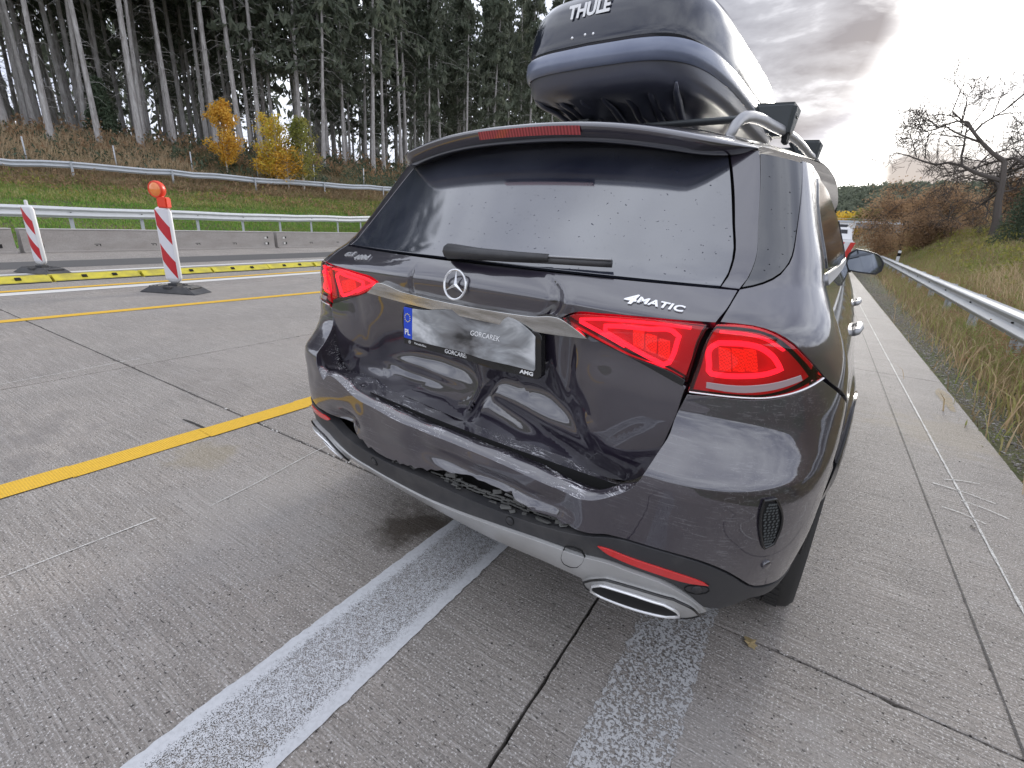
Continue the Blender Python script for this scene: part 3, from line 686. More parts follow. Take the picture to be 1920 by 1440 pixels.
# lower apron in grained plastic
gapL = [(-.72, .552), (-.60, .520), (-.567, .506), (-.48, .49), (-.383, .484), (-.208, .486), (-.053, .497), (.104, .500), (.223, .504), (.351, .513), (.446, .523), (.532, .537), (.592, .552), (.655, .577), (.710, .588), (.741, .590), (.780, .583), (.818, .558), (.876, .496), (.93, .474), (.99, .464)]
valL = [(.985, .452), (.93, .445), (.88, .462), (.845, .430), (.817, .437), (.783, .490), (.751, .512), (.713, .514), (.68, .512), (.596, .496), (.52, .489), (.435, .480), (.30, .462), (.094, .434), (-.05, .420), (-.219, .414), (-.42, .412), (-.608, .422), (-.712, .468), (-.751, .482), (-.783, .478), (-.817, .437), (-.845, .43), (-.88, .455), (-.93, .445), (-.985, .452)]
patch('apron', fB0, gapL+valL+[(-.99, .464), (-.93, .474), (-.876, .496), (-.818, .545), (-.780, .566)], M_plastic, CAR, sp=.02, off=.002, thick=.035)
# silver lower trim
trim_up = valL[4:22]
silv = [(.830, .425), (.783, .484), (.751, .506), (.713, .508), (.68, .506), (.596, .490), (.52, .483), (.435, .474), (.30, .456), (.094, .428), (-.05, .414), (-.219, .408), (-.42, .406), (-.608, .416), (-.712, .462), (-.751, .476), (-.783, .472), (-.817, .431),
        (-.83, .39), (-.80, .365), (-.717, .35), (-.66, .345), (-.60, .325), (-.42, .312), (-.26, .308), (.02, .325), (.16, .338), (.313, .372), (.42, .388), (.497, .397), (.60, .402), (.640, .402), (.655, .372), (.70, .345), (.742, .352), (.79, .375), (.822, .405)]
def fS(s, z):
    P = surfB(s, z); k = np.clip((.46-P[..., 2])/.16, 0, 1); P[..., 1] += -.012+.05*k*k; return P
patch('silver_trim', fS, silv, M_silver, CAR, sp=.02, off=.001, thick=.03)
for sgn in (1, -1):
    Mx = (lambda p: p) if sgn > 0 else mir
    ex = [(.652, .402), (.664, .430), (.690, .457), (.730, .474), (.775, .474), (.800, .455), (.820, .424), (.810, .398), (.785, .378), (.742, .360), (.705, .352), (.668, .372)]
    exi = [(.680, .418), (.698, .442), (.727, .455), (.768, .455), (.786, .440), (.797, .415), (.785, .394), (.747, .380), (.708, .370), (.684, .384)]
    e = patch('exhaust_tip', fS, Mx(ex), M_silver, CAR, sp=.012, off=.010, thick=.05)
    ribbon('chrome_rim', fS, Mx(exi), .006, .014, M_badge, e, hgt=.005)
    patch('opening', fS, Mx(exi), M_dark, e, sp=.012, off=.013, thick=.002)
    ribbon('outer_rim', fS, Mx(ex), .005, .009, M_black, e, hgt=.004)
    rf = [(.639, .548), (.672, .556), (.705, .559), (.747, .566), (.794, .545), (.783, .539), (.741, .532), (.700, .531), (.662, .537)]
    rf = [(.632, .541), (.665, .545), (.700, .545), (.745, .545), (.790, .531), (.806, .520), (.783, .520), (.741, .526), (.700, .528), (.662, .531)]
    patch('reflector', fB0, Mx(rf), M_reflector, CAR, sp=.01, off=.006, thick=.006)
    vn = [(.832, .755), (.848, .757), (.862, .727), (.872, .674), (.870, .636), (.857, .628), (.846, .660), (.834, .715)]
    v = patch('side_vent', fB0, Mx(vn), M_dark, CAR, sp=.01, off=.0015, thick=.004)
    ribbon('vent_rim', fB0, Mx(vn), .006, .003, M_black, v, hgt=.004)
    c_ = np.array(Mx(vn)); V = []; F = []
    for z_ in np.arange(.632, .752, .0075):           # the vent's mesh
        x0 = float(np.interp(z_, [.628, .66, .715, .757], [.858, .848, .836, .84]))*1; x1 = float(np.interp(z_, [.628, .65, .70, .757], [.862, .870, .867, .85]))
        for k in range(4):
            s_ = x0+(x1-x0)*(k+.5+.25*(int(z_*1000/7.5) % 2))/4.4
            P, x, y, n = frame_at(fB0, sgn*s_, z_); b_ = len(V)
            for a in range(6): V.append(P+n*.004+x*.0035*math.cos(a*PI/3)+y*.003*math.sin(a*PI/3))
            F.append(tuple(range(b_, b_+6)))
    mk('vent_mesh', V, F, M_barplastic, v)
# parking sensors and tow cover
def disc_on(name, fn, s, z, r, m, parent, off=.003, n_=20):
    P, x, y, n = frame_at(fn, s, z); rings = []
    for (q, h_) in ((1.0, -.004), (1.0, .0), (.93, .0016), (.0001, .002)): rings.append([P+n*(off+h_)+(x*math.cos(2*PI*a/n_)+y*math.sin(2*PI*a/n_))*r*q for a in range(n_)])
    return loft(name, rings, m, parent, True, (0, 0), True)
for s_, z_ in ((.347, .496), (-.350, .46), (.796, .50), (-.80, .50)):
    ribbon('sensor_ring', fB0, [(s_+.015*math.cos(a), z_+.015*math.sin(a)) for a in np.linspace(0, 2*PI, 13)[:-1]], .0025, .002, M_shell, CAR, hgt=.002)
    disc_on('parking_sensor', fB0, s_, z_, .0125, M_plastic, CAR)
disc_on('parking_sensor', fB0, .874, .572, .012, M_paint, CAR); 
tc_ = [(.548, .502), (.572, .512), (.597, .512), (.612, .498), (.614, .477), (.606, .450), (.590, .440), (.566, .440), (.553, .452), (.547, .478)]
ribbon('tow_cover_seam', fB0, tc_, .003, .010, M_shell, CAR, hgt=.003)
# torn clips and foam showing in the gap
V = []; F = []
bm = bmesh.new()
for i in range(50):
    s_ = rnd.uniform(-.50, .66); zu = float(np.interp(s_, [a for a, _ in gapU], [b for _, b in gapU])); zl = float(np.interp(s_, [a for a, _ in gapL], [b for _, b in gapL]))
    if zu-zl < .012 or (s_ < .02 and rnd.random() < .55): continue
    z_ = rnd.uniform(zl-.004, zl+(zu-zl)*.8); P, x, y, n = frame_at(fB0, s_, z_); P = P-n*rnd.uniform(.012, .035)
    vs = bm_box(bm, P, (rnd.uniform(.010, .055), rnd.uniform(.004, .012), rnd.uniform(.002, .010)), Matrix.Rotation(rnd.uniform(-.35, .25), 4, 'Y') @ Matrix.Rotation(rnd.uniform(-.3, .5), 4, 'Z'))
    for v in vs: v.co += Vector((rnd.uniform(-.003, .003), 0, rnd.uniform(-.003, .003)))
for v0, v1, zo in ((-.02, .62, .0), (.05, .55, .012)):
    for k in range(26):
        s_ = v0+(v1-v0)*k/26; zl = float(np.interp(s_, [a for a, _ in gapL], [b for _, b in gapL])); P, x, y, n = frame_at(fB0, s_, zl+.012+zo+.003*math.sin(k*2.3)); P = P-n*.03
        bm_box(bm, P, (.030, .004, .004), Matrix.Rotation(-.1, 4, 'Y'))
o = bm_obj('torn_clips', bm, M_foam, CAR); o['kind'] = 'stuff'
def strip_white():
    a = [(.150, .588), (.20, .585), (.27, .583), (.34, .578), (.405, .572), (.405, .580), (.36, .600), (.30, .614), (.24, .618), (.19, .610)]
    def fn(s, z):
        P = surf(B, s, z); P[..., 1] += .052-.55*(P[..., 2]*-1+.60); P[..., 1] = np.maximum(P[..., 1], -.002); return P
    return patch('exposed_skin', lambda s, z: fB0(s, z)+np.stack([0*s, -.004+.0*s, 0*s], -1), a, M_foam, CAR, sp=.01, off=.0, thick=.004)
# underbody
box('underbody', (0, 2.6, .36), (1.4, 3.8, .12), M_shell, CAR)
box('silencer', (0, .75, .35), (.9, .30, .12), mat('sooty_metal', (.08, .075, .07), .6, .6)[0], CAR, .05)

# ---- wheels
def wheel():
    w = empty('wheel', (0, 0, 0))
    pr = [(.245, -.120), (.30, -.136), (.345, -.134), (.368, -.118), (.376, -.098)]
    for g in (-.060, -.005, .050):
        pr += [(.380, g-.030), (.380, g-.006), (.370, g-.005), (.370, g+.005), (.380, g+.006)]
    pr += [(.379, .090), (.368, .118), (.345, .134), (.30, .136), (.245, .120)]
    n_ = 72; rings = []
    for i, (r, x_) in enumerate(pr):
        rings.append([(x_, r*math.cos(2*PI*k/n_), r*math.sin(2*PI*k/n_)) for k in range(n_)])
    ty = loft('tyre', rings, M_tyre, w, True, (0, 0), True)
    bm = bmesh.new()
    for k in range(64):
        for gx in (-.088, -.033, .022, .072):
            a = 2*PI*k/64+gx*.8; bm_box(bm, (gx, .3805*math.cos(a), .3805*math.sin(a)), (.040, .026, .006), Matrix.Rotation(a+PI/2, 4, 'X'))
    t2 = bm_obj('tread_blocks', bm, M_tyre, w); t2['kind'] = 'stuff'
    rr_ = [(.245, .118), (.25, .10), (.235, .06), (.22, -.10)]
    loft('rim', [[(x_, r*math.cos(2*PI*k/48), r*math.sin(2*PI*k/48)) for k in range(48)] for r, x_ in rr_], M_rim, w, True, (0, 0), True)
    bm = bmesh.new()
    for k in range(10): a = 2*PI*k/10; bm_box(bm, (.09, .125*math.cos(a), .125*math.sin(a)), (.03, .20, .035), Matrix.Rotation(a, 4, 'X'))
    bm_box(bm, (.09, 0, 0), (.04, .1, .1)); bm_obj('spokes', bm, M_rim, w)
    return w
w0 = wheel(); w0.parent = CAR
for i, (x_, y_, r_) in enumerate(((.845, 1.0, 0), (-.845, 1.0, PI), (.74, 4.05, 0), (-.74, 4.05, PI))):
    if i == 0: w_ = w0
    else:
        w_ = w0.copy(); S.collection.objects.link(w_); w_.parent = CAR
        for ch in list(w0.children): c_ = ch.copy(); S.collection.objects.link(c_); c_.parent = w_
    w_.location = (x_, y_, .380); w_.rotation_euler = (0, 0, r_)

# ---- roof rails, mirror, handles
for sg in (-1, 1):
    pts = [(sg*.455, .95, 1.57), (sg*.457, 1.0, 1.620), (sg*.462, 1.09, 1.660), (sg*.474, 1.20, 1.676), (sg*.492, 1.38, 1.682), (sg*.510, 1.6, 1.69), (sg*.517, 2.2, 1.697), (sg*.51, 2.9, 1.67), (sg*.50, 3.1, 1.60)]
    tube('roof_rail', [tuple(p_) for p_ in smooth_poly(pts, .05, False)], [(.015, .020)]*len(smooth_poly(pts, .05, False)), M_rail, CAR, 10)
    h = empty('wing_mirror', (0, 0, 0)); h.parent = CAR
    bm = bmesh.new(); 
    out2 = [(.758, 1.20), (.79, 1.232), (.86, 1.222), (.93, 1.196), (.965, 1.150), (.962, 1.10), (.935, 1.074), (.84, 1.078), (.775, 1.086), (.752, 1.13)]
    q = smooth_poly(out2, .02); rings = []; cc = q.mean(0)
    for (yy, k_, b_) in ((3.29, 1.0, 0), (3.30, 1.04, 0), (3.36, 1.0, 0), (3.43, .85, 0), (3.47, .55, 0)):
        rings.append([(sg*(cc[0]+(p_[0]-cc[0])*k_), yy, cc[1]+(p_[1]-cc[1])*k_) for p_ in q])
    loft('mirror_shell', rings, M_plastic, h, True, (False, True), True, flip=(sg > 0))
    V = [(sg*(cc[0]+(p_[0]-cc[0])*.90), 3.292, cc[1]+(p_[1]-cc[1])*.90) for p_ in q]; 
    mk('mirror_glass', V, [tuple(range(len(V)))[::(1 if sg > 0 else -1)]], M_mirror, h)
    V = [(sg*(cc[0]+(p_[0]-cc[0])*1.0), 3.294, cc[1]+(p_[1]-cc[1])*1.0) for p_ in q]
    mk('mirror_bezel', V, [tuple(range(len(V)))[::(1 if sg > 0 else -1)]], M_plastic, h)
    tube('mirror_arm', [(sg*.70, 3.36, 1.10), (sg*.74, 3.37, 1.095), (sg*.79, 3.37, 1.10)], [.035, .028, .03], M_plastic, h, 8)
    for hy, hx in ((1.75, .90), (2.72, .86)):
        P, x, y, n = frame_at(fT0, sg*(hy-.51+.3), .985)
        tube('door_handle', [P+n*.004, P+n*.010+Vector((0, .03, 0)), P+n*.013+Vector((0, .12, 0)), P+n*.010+Vector((0, .2, 0)), P+Vector((0, .24, 0))], [(.009, .011), (.011, .013), (.012, .014), (.011, .013), (.008, .008)], M_rail, CAR, 8)

# ---- crossbars (a rack of their own) and the roof box
def toroot(o): o.location = CAR.location; o.rotation_euler = CAR.rotation_euler
def crossbar(y_, label):
    r = empty('roof_crossbar', CAR.location, TH, label, 'roof bar', 'crossbars under the roof box')
    rings = []
    prof = [(math.cos(a)*.040, math.sin(a)*.012) for a in np.linspace(0, 2*PI, 17)[:-1]]
    tube('bar', [(-.54+k*.09, y_, 1.748) for k in range(13)], [(.038, .013)]*13, M_barplastic, r, 12)
    for sg in (-1, 1):
        bm = bmesh.new(); vs = bm_box(bm, (sg*.470, y_, 1.748), (.15, .13, .088))
        for v in vs:
            if v.co.z < 1.74: v.co.y = y_+(v.co.y-y_)*.62; v.co.x = sg*(.490+(abs(v.co.x)-.470)*.55); v.co.z -= .035
            elif abs(v.co.x) > .47: v.co.z -= .006
            else: v.co.x -= sg*.02
        bm_obj('foot', bm, M_barplastic, r, False, .014, 3)
        box('clamp', (sg*.515, y_, 1.668), (.02, .06, .05), M_dark, r, .004)
    return r
crossbar(1.56, 'rear black crossbar with angular plastic foot clamped on the roof rail'); crossbar(2.45, 'front black crossbar, second foot seen behind the rear one on the roof rail')
BOX = empty('roof_box', CAR.location, TH, 'glossy dark roof box with white THULE lettering mounted on top of the SUV', 'roof box')
def se(wd, y0_, y1_, z_, n_=96, ex=.33, xc=-.285, taper=.88):
    out_ = []
    for k in range(n_):
        a = 2*PI*k/n_; c_, s_ = math.cos(a), math.sin(a)
        u = math.copysign(abs(c_)**ex, c_); v = math.copysign(abs(s_)**ex, s_)
        y_ = (y0_+y1_)/2+v*(y1_-y0_)/2; kk = 1-(1-taper)*max(0, (y_-1.9)/1.6)
        bow = .055*(1-u*u) if v < 0 else 0
        zz_ = z_
        out_.append((xc+u*wd*kk, y_-bow*abs(v), zz_+ .035*(1-u*u)*(-.0)))
    return out_
lid = [se(.462, 1.325, 3.50, 2.020), se(.465, 1.318, 3.51, 2.035), se(.463, 1.322, 3.50, 2.07), se(.456, 1.332, 3.48, 2.13), se(.440, 1.350, 3.42, 2.19), se(.41, 1.39, 3.33, 2.24), se(.35, 1.48, 3.2, 2.28), se(.25, 1.62, 3.0, 2.30), se(.12, 1.85, 2.7, 2.312), se(.02, 2.2, 2.3, 2.315)]
loft('lid', lid, M_boxlid, BOX, True, (False, True), True)
band = [se(.462, 1.318, 3.51, 1.940), se(.470, 1.306, 3.52, 1.947), se(.474, 1.300, 3.525, 1.975), se(.472, 1.304, 3.52, 2.010), se(.465, 1.315, 3.51, 2.022)]
loft('band', band, M_boxband, BOX, True, (0, 0), True)
nb_ = 128
def baser(wd, y0_, z_, rib=0):
    r = se(wd, y0_, 3.49-(.45-wd)*1.2, z_, nb_)
    if rib:
        rr2 = []
        for (x_, y_, zz_) in r:
            g_ = math.exp(-((y_-y0_)/.25)**2); f_ = math.sin((x_+.2)*62); f_ = max(-1, min(1, f_*2.0))
            rr2.append((x_, y_+.028*rib*f_*g_, zz_+.010*rib*f_*g_))
        r = rr2
    return r
base = [baser(.460, 1.325, 1.945), baser(.457, 1.335, 1.90), baser(.45, 1.365, 1.868), baser(.425, 1.43, 1.853), baser(.385, 1.50, 1.845, .8), baser(.35, 1.58, 1.828, 1.3), baser(.325, 1.65, 1.805, 1.3), baser(.31, 1.72, 1.788, .6), baser(.28, 1.80, 1.778, 0), baser(.02, 2.3, 1.775)]
loft('base', base, M_boxbase, BOX, True, (0, False), True, flip=True)
for k_ in range(7):
    x_ = -.62+.115*k_; dx_ = .05*(k_-3)/3*-1
    tube('base_rib', [(x_-dx_*.3, 1.385, 1.872), (x_, 1.44, 1.848), (x_+dx_*.4, 1.53, 1.836), (x_+dx_*.8, 1.63, 1.806), (x_+dx_, 1.72, 1.782), (x_+dx_, 1.86, 1.774)], [(.006, .006), (.014, .010), (.019, .012), (.021, .012), (.018, .010), (.012, .008)], M_boxbase, BOX, 10)
# lettering on the lid's rear end
yb = 1.325-.055
fr = (Vector((-.310, 1.2905, 2.165)), Vector((1, .0, 0)).normalized(), Vector((-.0, .25, .968)).normalized(), Vector((0, -.968, .25)).normalized())
place_text('lettering', 'THULE', .078, None, 0, 0, M_white, BOX, off=.0055, depth=.001, bold=.003, sx_=.86, space=1.0, fr=fr)
fr2 = (Vector((-.235, 1.297, 2.105)), fr[1], fr[2], fr[3])
pl_ = [Vector((-.235, 1.297, 2.105))+fr[1]*a+fr[2]*b_ for a, b_ in ((-.05, -.010), (.05, -.010), (.05, .010), (-.05, .010))]
for (sx_, sz_) in ((-.375, 2.065), (-.31, 2.068), (-.27, 2.066)):
    bm = bmesh.new(); bmesh.ops.create_uvsphere(bm, u_segments=10, v_segments=6, radius=.007, matrix=Matrix.Translation((sx_, 1.271, sz_))); bm_obj('rivet', bm, M_badge, BOX, True)

# ================================================================== the place
def fbm(x, y, seed=0):
    r = 0; a = 1; f = 1
    for k in range(4):
        r = r+a*np.sin(x*f*1.3+seed*1.7+k*2.1+1.7*np.sin(y*f*.9+k+seed))*np.cos(y*f*1.1-seed*.6+k*1.3+1.3*np.sin(x*f*.8+k)); a *= .5; f *= 2.1
    return r
def xlow(y): return -18.7-.30*(np.clip(y, -30, 22)-3.4)
def xup(y): return np.where(y < 26, -33.6+.285*(np.clip(y, -40, 26)-6.6), -28.07+.02*(y-26))
def xbar(y): return -15.9-.128*(np.clip(y, -60, 400)-.4) 
def H(x, y):
    x = np.asarray(x, float); y = np.asarray(y, float)
    a = xlow(y)+1.2; b = np.minimum(xup(y), a-3.0)
    t = (a-x)/(a-b); zt = 2.25+.02*(np.clip(y, -20, 40)-6.6)
    left = np.where(t <= 0, 0, np.where(t < 1, zt*(.75*t+.25*t*t), zt+np.clip((b-x)*.38, 0, 2.5)+.02*np.clip(b-x-7, 0, 60)))
    u = x-1.95
    rise = np.clip(y-6, 0, 60)*.035*np.clip(u/2.5, 0, 1)
    right = np.where(u <= 0, 0, np.minimum(2.3, .26*u)+rise)
    right = np.where(u > 25, right-np.clip(u-25, 0, 40)*.03, right)
    nz = .05*fbm(x*.7, y*.7, 3)*(np.clip(t*3, 0, 1)+np.clip(u, 0, 1))
    return left*(x < -10)+right*(x > 0)+nz
# one terrain sheet
def axis(brk):
    out_ = []
    for (a, b, st) in brk: out_ += list(np.arange(a, b, st))
    return np.array(out_)
gx = axis([(-900, -200, 50), (-200, -70, 8), (-70, -16, .8), (-16, 1.2, 1.7), (1.2, 14, .4), (14, 60, 3), (60, 900, 50)]); gx = np.append(gx, 900)
gy = axis([(-200, -30, 12), (-30, 50, .8), (50, 120, 4), (120, 1500, 60)]); gy = np.append(gy, 1500)
XX, YY = np.meshgrid(gx, gy); 
def far(x, y):      # ridge beyond the bridge
    d = np.clip((y-230)/260, 0, 1); return 30*d*d*(3-2*d)*(1+.25*np.sin(x*.006+1))+1.5*np.sin(x*.03)*d
ZZ = H(XX, YY)+far(XX, YY)-.045
m, t, b = mat('verge_soil', (.1, .09, .06), .95); p = pos(t)
n_ = t.noise(p, .5, 6, .6); n2_ = t.noise(p, 14, 4, .6)
c_ = t.mix(t.ramp(n_, [(.42, (0, 0, 0)), (.58, (1, 1, 1))]), (.10, .12, .035), (.17, .14, .075)); c_ = t.mix(t.ramp(n2_, [(.3, (.6, .6, .6)), (.7, (0, 0, 0))]), c_, (.03, .028, .018))
t.L(c_, b.inputs['Base Color']); bump(t, b, n2_, .8, .05); M_soil = m
tag(mk('terrain', np.stack([XX.ravel(), YY.ravel(), ZZ.ravel()], 1), grid_faces(len(gy), len(gx)), M_soil, None, True), kind='structure')

# ---- concrete motorway of cast slabs
RA = math.radians(1.7); cr, sr = math.cos(RA), math.sin(RA)
def rd2w(xr, yr): return (xr*cr-yr*sr, xr*sr+yr*cr)
def conc_mat(name, base, warm, lines=1.0, stripe=None):
    m, t, b = mat(name, base, .8); p = pos(t)
    pr = t.mapping(p, rot=(0, 0, -RA))
    big = t.noise(pr, .55, 5, .6); mid = t.noise(pr, 5, 5, .65)
    tine = t.noise(t.mapping(pr, scale=(3.0, 150, 1)), 1.0, 3, .6, .2)
    crev = t.noise(t.mapping(pr, scale=(34, 210, 1)), 1.0, 2, .55, .3)
    grit = t.noise(pr, 150, 3, .7); grit2 = t.noise(pr, 90, 2, .5)
    vo = t.N('ShaderNodeTexVoronoi'); vo.inputs['Scale'].default_value = 46; t.L(pr, vo.inputs['Vector'])
    pit = t.ramp(vo.outputs['Distance'], [(.12, (1, 1, 1)), (.20, (0, 0, 0))]); pit = t.math('MULTIPLY', pit, t.ramp(grit2, [(.50, (0, 0, 0)), (.56, (1, 1, 1))]))
    wear = t.ramp(mid, [(.34, (.25, .25, .25)), (.62, (1, 1, 1))])
    c_ = t.mix(t.ramp(big, [(.35, (0, 0, 0)), (.65, (1, 1, 1))]), base, warm)
    c_ = t.mix(t.ramp(t.noise(pr, 1.3, 6, .65, .5), [(.42, (.5, .5, .5)), (.56, (0, 0, 0))]), c_, tuple(v*.68 for v in base))
    c_ = t.mix(t.ramp(mid, [(.35, (.45, .45, .45)), (.65, (0, 0, 0))]), c_, tuple(v*.66 for v in base))
    ln = t.math('MULTIPLY', t.ramp(tine, [(.36, (1, 1, 1)), (.52, (0, 0, 0))]), t.math('MULTIPLY', wear, .58*lines))
    c_ = t.mix(ln, c_, tuple(v*.30 for v in base))
    c_ = t.mix(t.math('MULTIPLY', t.ramp(tine, [(.52, (0, 0, 0)), (.66, (1, 1, 1))]), .45), c_, (.42, .40, .38))
    c_ = t.mix(t.ramp(grit, [(.34, (.9, .9, .9)), (.46, (0, 0, 0))]), c_, tuple(v*.38 for v in base))
    c_ = t.mix(t.ramp(grit, [(.585, (0, 0, 0)), (.64, (.95, .95, .95))]), c_, (.66, .64, .62))
    c_ = t.mix(t.math('MULTIPLY', t.ramp(crev, [(.30, (1, 1, 1)), (.37, (0, 0, 0))]), .9), c_, (.03, .027, .025))
    c_ = t.mix(pit, c_, (.035, .03, .028))
    fine = t.noise(pr, 32, 3, .6)
    c_ = t.mix(t.ramp(fine, [(.30, (.4, .4, .4)), (.5, (0, 0, 0))]), c_, tuple(v*.6 for v in base))
    # oil drip near the bumper and a rusty stain by the yellow line
    for (ox, oy, rr_, cc_, st) in ((-1.30, 1.28, .19, (.045, .033, .022), .85), (-2.62, 1.02, .20, (.24, .19, .08), .3), (-3.6, -.1, .9, (.17, .155, .145), .5), (.15, .75, .6, (.36, .34, .32), .35), (-1.9, .9, .5, (.34, .32, .30), .35), (-4.2, 2.3, .8, (.35, .32, .29), .35), (.9, 4.4, .5, (.3, .24, .14), .25)):
        dn = t.N('ShaderNodeVectorMath', operation='DISTANCE'); t.L(p, dn.inputs[0]); dn.inputs[1].default_value = (ox, oy, 0)
        f = t.math('ADD', t.math('DIVIDE', dn.outputs['Value'], rr_), t.math('MULTIPLY', t.math('SUBTRACT', mid, .5), 2.4))
        c_ = t.mix(t.ramp(f, [(.45, (st, st, st)), (1.0, (0, 0, 0))]), c_, cc_)
    if stripe: c_ = stripe(t, pr, p, c_, grit, mid, tine, vo)
    t.L(c_, b.inputs['Base Color'])
    h = t.math('ADD', t.math('MULTIPLY', tine, .9*lines), t.math('ADD', t.math('MULTIPLY', grit, .45), t.math('MULTIPLY', fine, .5)))
    h = t.math('SUBTRACT', h, t.math('MULTIPLY', pit, .7))
    bump(t, b, h, .9, .004)
    t.L(t.ramp(grit2, [(.3, (.62, .62, .62)), (.7, (.9, .9, .9))]), b.inputs['Roughness'])
    return m
M_conc = conc_mat('brushed_concrete', (.292, .264, .238), (.315, .278, .244))
M_conc2 = conc_mat('brushed_concrete_pale', (.300, .274, .248), (.322, .286, .252), .85)
M_conc3 = conc_mat('brown_shoulder_concrete', (.25, .225, .20), (.27, .238, .20), .6)
M_joint = mat('joint_filler', (.018, .017, .016), .9)[0]
m, t, b = mat('asphalt', (.06, .06, .063), .85); p = pos(t); a_ = t.noise(p, 120, 3, .6)
t.L(t.mix(a_, (.05, .05, .053), (.12, .115, .11)), b.inputs['Base Color']); bump(t, b, a_, .5, .004); M_asph = m
ROAD = empty('road', (0, 0, 0)); ROAD['kind'] = 'structure'
bx_, by_ = rd2w(-9.66, 180); base_ = box('road_bed', (bx_, by_, -.060), (21.8, 420, .06), M_joint, ROAD, 0, Matrix.Rotation(RA, 4, 'Z'))
def slab(x0, x1, y0, y1, mt, g=.006, name='concrete_slab'):
    # bevelled slab, its top 0 at the middle; jagged arris along joints
    q = [(x0+g, y0+g), (x1-g, y0+g), (x1-g, y1-g), (x0+g, y1-g)]
    P = []
    near = (y0 < 9 and y1 > -2)
    for i in range(4):
        a, b_ = np.array(q[i]), np.array(q[(i+1) % 4]); n_ = max(1, int(np.linalg.norm(b_-a)/(.035 if near else 1.0)))
        for k in range(n_):
            w_ = a+(b_-a)*k/n_
            if k and near:
                d_ = (b_-a)/np.linalg.norm(b_-a); nn_ = np.array([-d_[1], d_[0]]); w_ = w_+nn_*abs(NR.normal(0, .0016)+(.012 if NR.random() < .02 else 0))
            P.append(w_)
    P = np.array(P); c_ = P.mean(0); n_ = len(P); V = []
    for (sh, zz) in ((0, -.028), (0, -.003), (.003, 0)):
        for w_ in P:
            d_ = c_-w_; d_ = d_/np.linalg.norm(d_); X_, Y_ = rd2w(*(w_+d_*sh)); V.append((X_, Y_, zz))
    F = [(k*n_+i, k*n_+(i+1) % n_, (k+1)*n_+(i+1) % n_, (k+1)*n_+i) for k in range(2) for i in range(n_)]+[tuple(range(2*n_, 3*n_))]
    return mk(name, V, F, mt, ROAD)
cols = [(-20.5, -13.0), (-13.0, -8.8), (-8.8, -4.59), (-4.59, -.425), (-.425, 1.26)]
ys = [-7.73, -3.115, 1.50, 6.115, 10.73, 15.35, 19.96, 24.6, 29.2, 33.8, 38.4, 43, 52, 61, 70, 90, 130, 200, 380]
ys = [-22, -12.3]+ys
for ci, (x0, x1) in enumerate(cols):
    for k in range(len(ys)-1):
        if ci < 1 and ys[k] > 90: continue
        mt = M_conc if ci == 4 else (M_conc2 if (ci+k) % 3 == 0 else M_conc)
        slab(x0, x1, ys[k], ys[k+1], mt, .0052 if ci < 4 else .0022)
# crack beside the yellow line and the short saw cuts
def flat(name, pts, z, m, parent=None, sub=None):
    V = [(x_, y_, z) for x_, y_ in pts]; return mk(name, V, [tuple(range(len(V)))], m, parent)
# markings -------------------------------------------------------
def line_mat(name, col, worn, ribs=0, thresh=.5, edge=None, gs=300):
    m = bpy.data.materials.new(name); m.use_nodes = True; t = NT(m.node_tree); b = m.node_tree.nodes['Principled BSDF']; p = pos(t)
    b.inputs['Roughness'].default_value = .7
    g = t.noise(p, gs, 3, .65); g2 = t.noise(p, 80, 3, .6); md = t.noise(p, 3, 4, .6)
    c_ = t.mix(t.ramp(g2, [(.3, (.5, .5, .5)), (.6, (0, 0, 0))]), col, tuple(v*.72 for v in col))
    if ribs:
        w = t.N('ShaderNodeTexWave', wave_type='BANDS', bands_direction='Y'); w.inputs['Scale'].default_value = 30; w.inputs['Distortion'].default_value = .5; t.L(p, w.inputs[0])
        c_ = t.mix(t.math('MULTIPLY', w.outputs[1], .12), c_, tuple(v*.55 for v in col)); bump(t, b, w.outputs[1], .5, .003)
    t.L(c_, b.inputs['Base Color'])
    if worn:
        f = t.math('ADD', t.math('MULTIPLY', g, .72), t.math('ADD', t.math('MULTIPLY', g2, .20), t.math('MULTIPLY', md, .16)))
        if edge:
            sp_ = t.N('ShaderNodeSeparateXYZ'); t.L(t.mapping(p, rot=(0, 0, -RA)), sp_.inputs[0])
            e_ = t.math('DIVIDE', t.math('ABSOLUTE', t.math('SUBTRACT', sp_.outputs[0], edge[0])), edge[1])
            f = t.math('ADD', f, t.math('MULTIPLY', t.math('SUBTRACT', e_, .62, clamp=True), edge[2]))
        tr = t.N('ShaderNodeBsdfTransparent'); mx = t.N('ShaderNodeMixShader'); o = [n for n in t.n if n.type == 'OUTPUT_MATERIAL'][0]
        t.L(t.ramp(f, [(thresh-.02, (0, 0, 0)), (thresh+.03, (1, 1, 1))]), mx.inputs[0]); t.L(tr.outputs[0], mx.inputs[1]); t.L(b.outputs[0], mx.inputs[2]); t.L(mx.outputs[0], o.inputs[0])
    return m
M_yel = line_mat('yellow_tape', (.70, .42, .03), False, 1); M_wl = line_mat('white_line_paint', (.56, .57, .585), True, 0, .525, (-.995, .15, .55))
M_wold = line_mat('faded_line_paint', (.45, .45, .45), True, 0, .532, None, 130); M_wl2 = line_mat('far_white_paint', (.62, .61, .58), False)
def stripe(name, x0, x1, y0, y1, m, z=.004, rdf=True, jag=.0, st=.05):
    yy = np.arange(y0, y1+1e-6, st); V = []
    for y_ in yy:
        a, b_ = x0+NR.normal(0, jag) if jag else x0, x1+NR.normal(0, jag) if jag else x1
        for x_ in (a, b_):
            X_, Y_ = rd2w(x_, y_) if rdf else (x_, y_); V.append((X_, Y_, z))
    F = [(2*i, 2*i+1, 2*i+3, 2*i+2) for i in range(len(yy)-1)]
    return mk(name, V, F, m, ROAD)
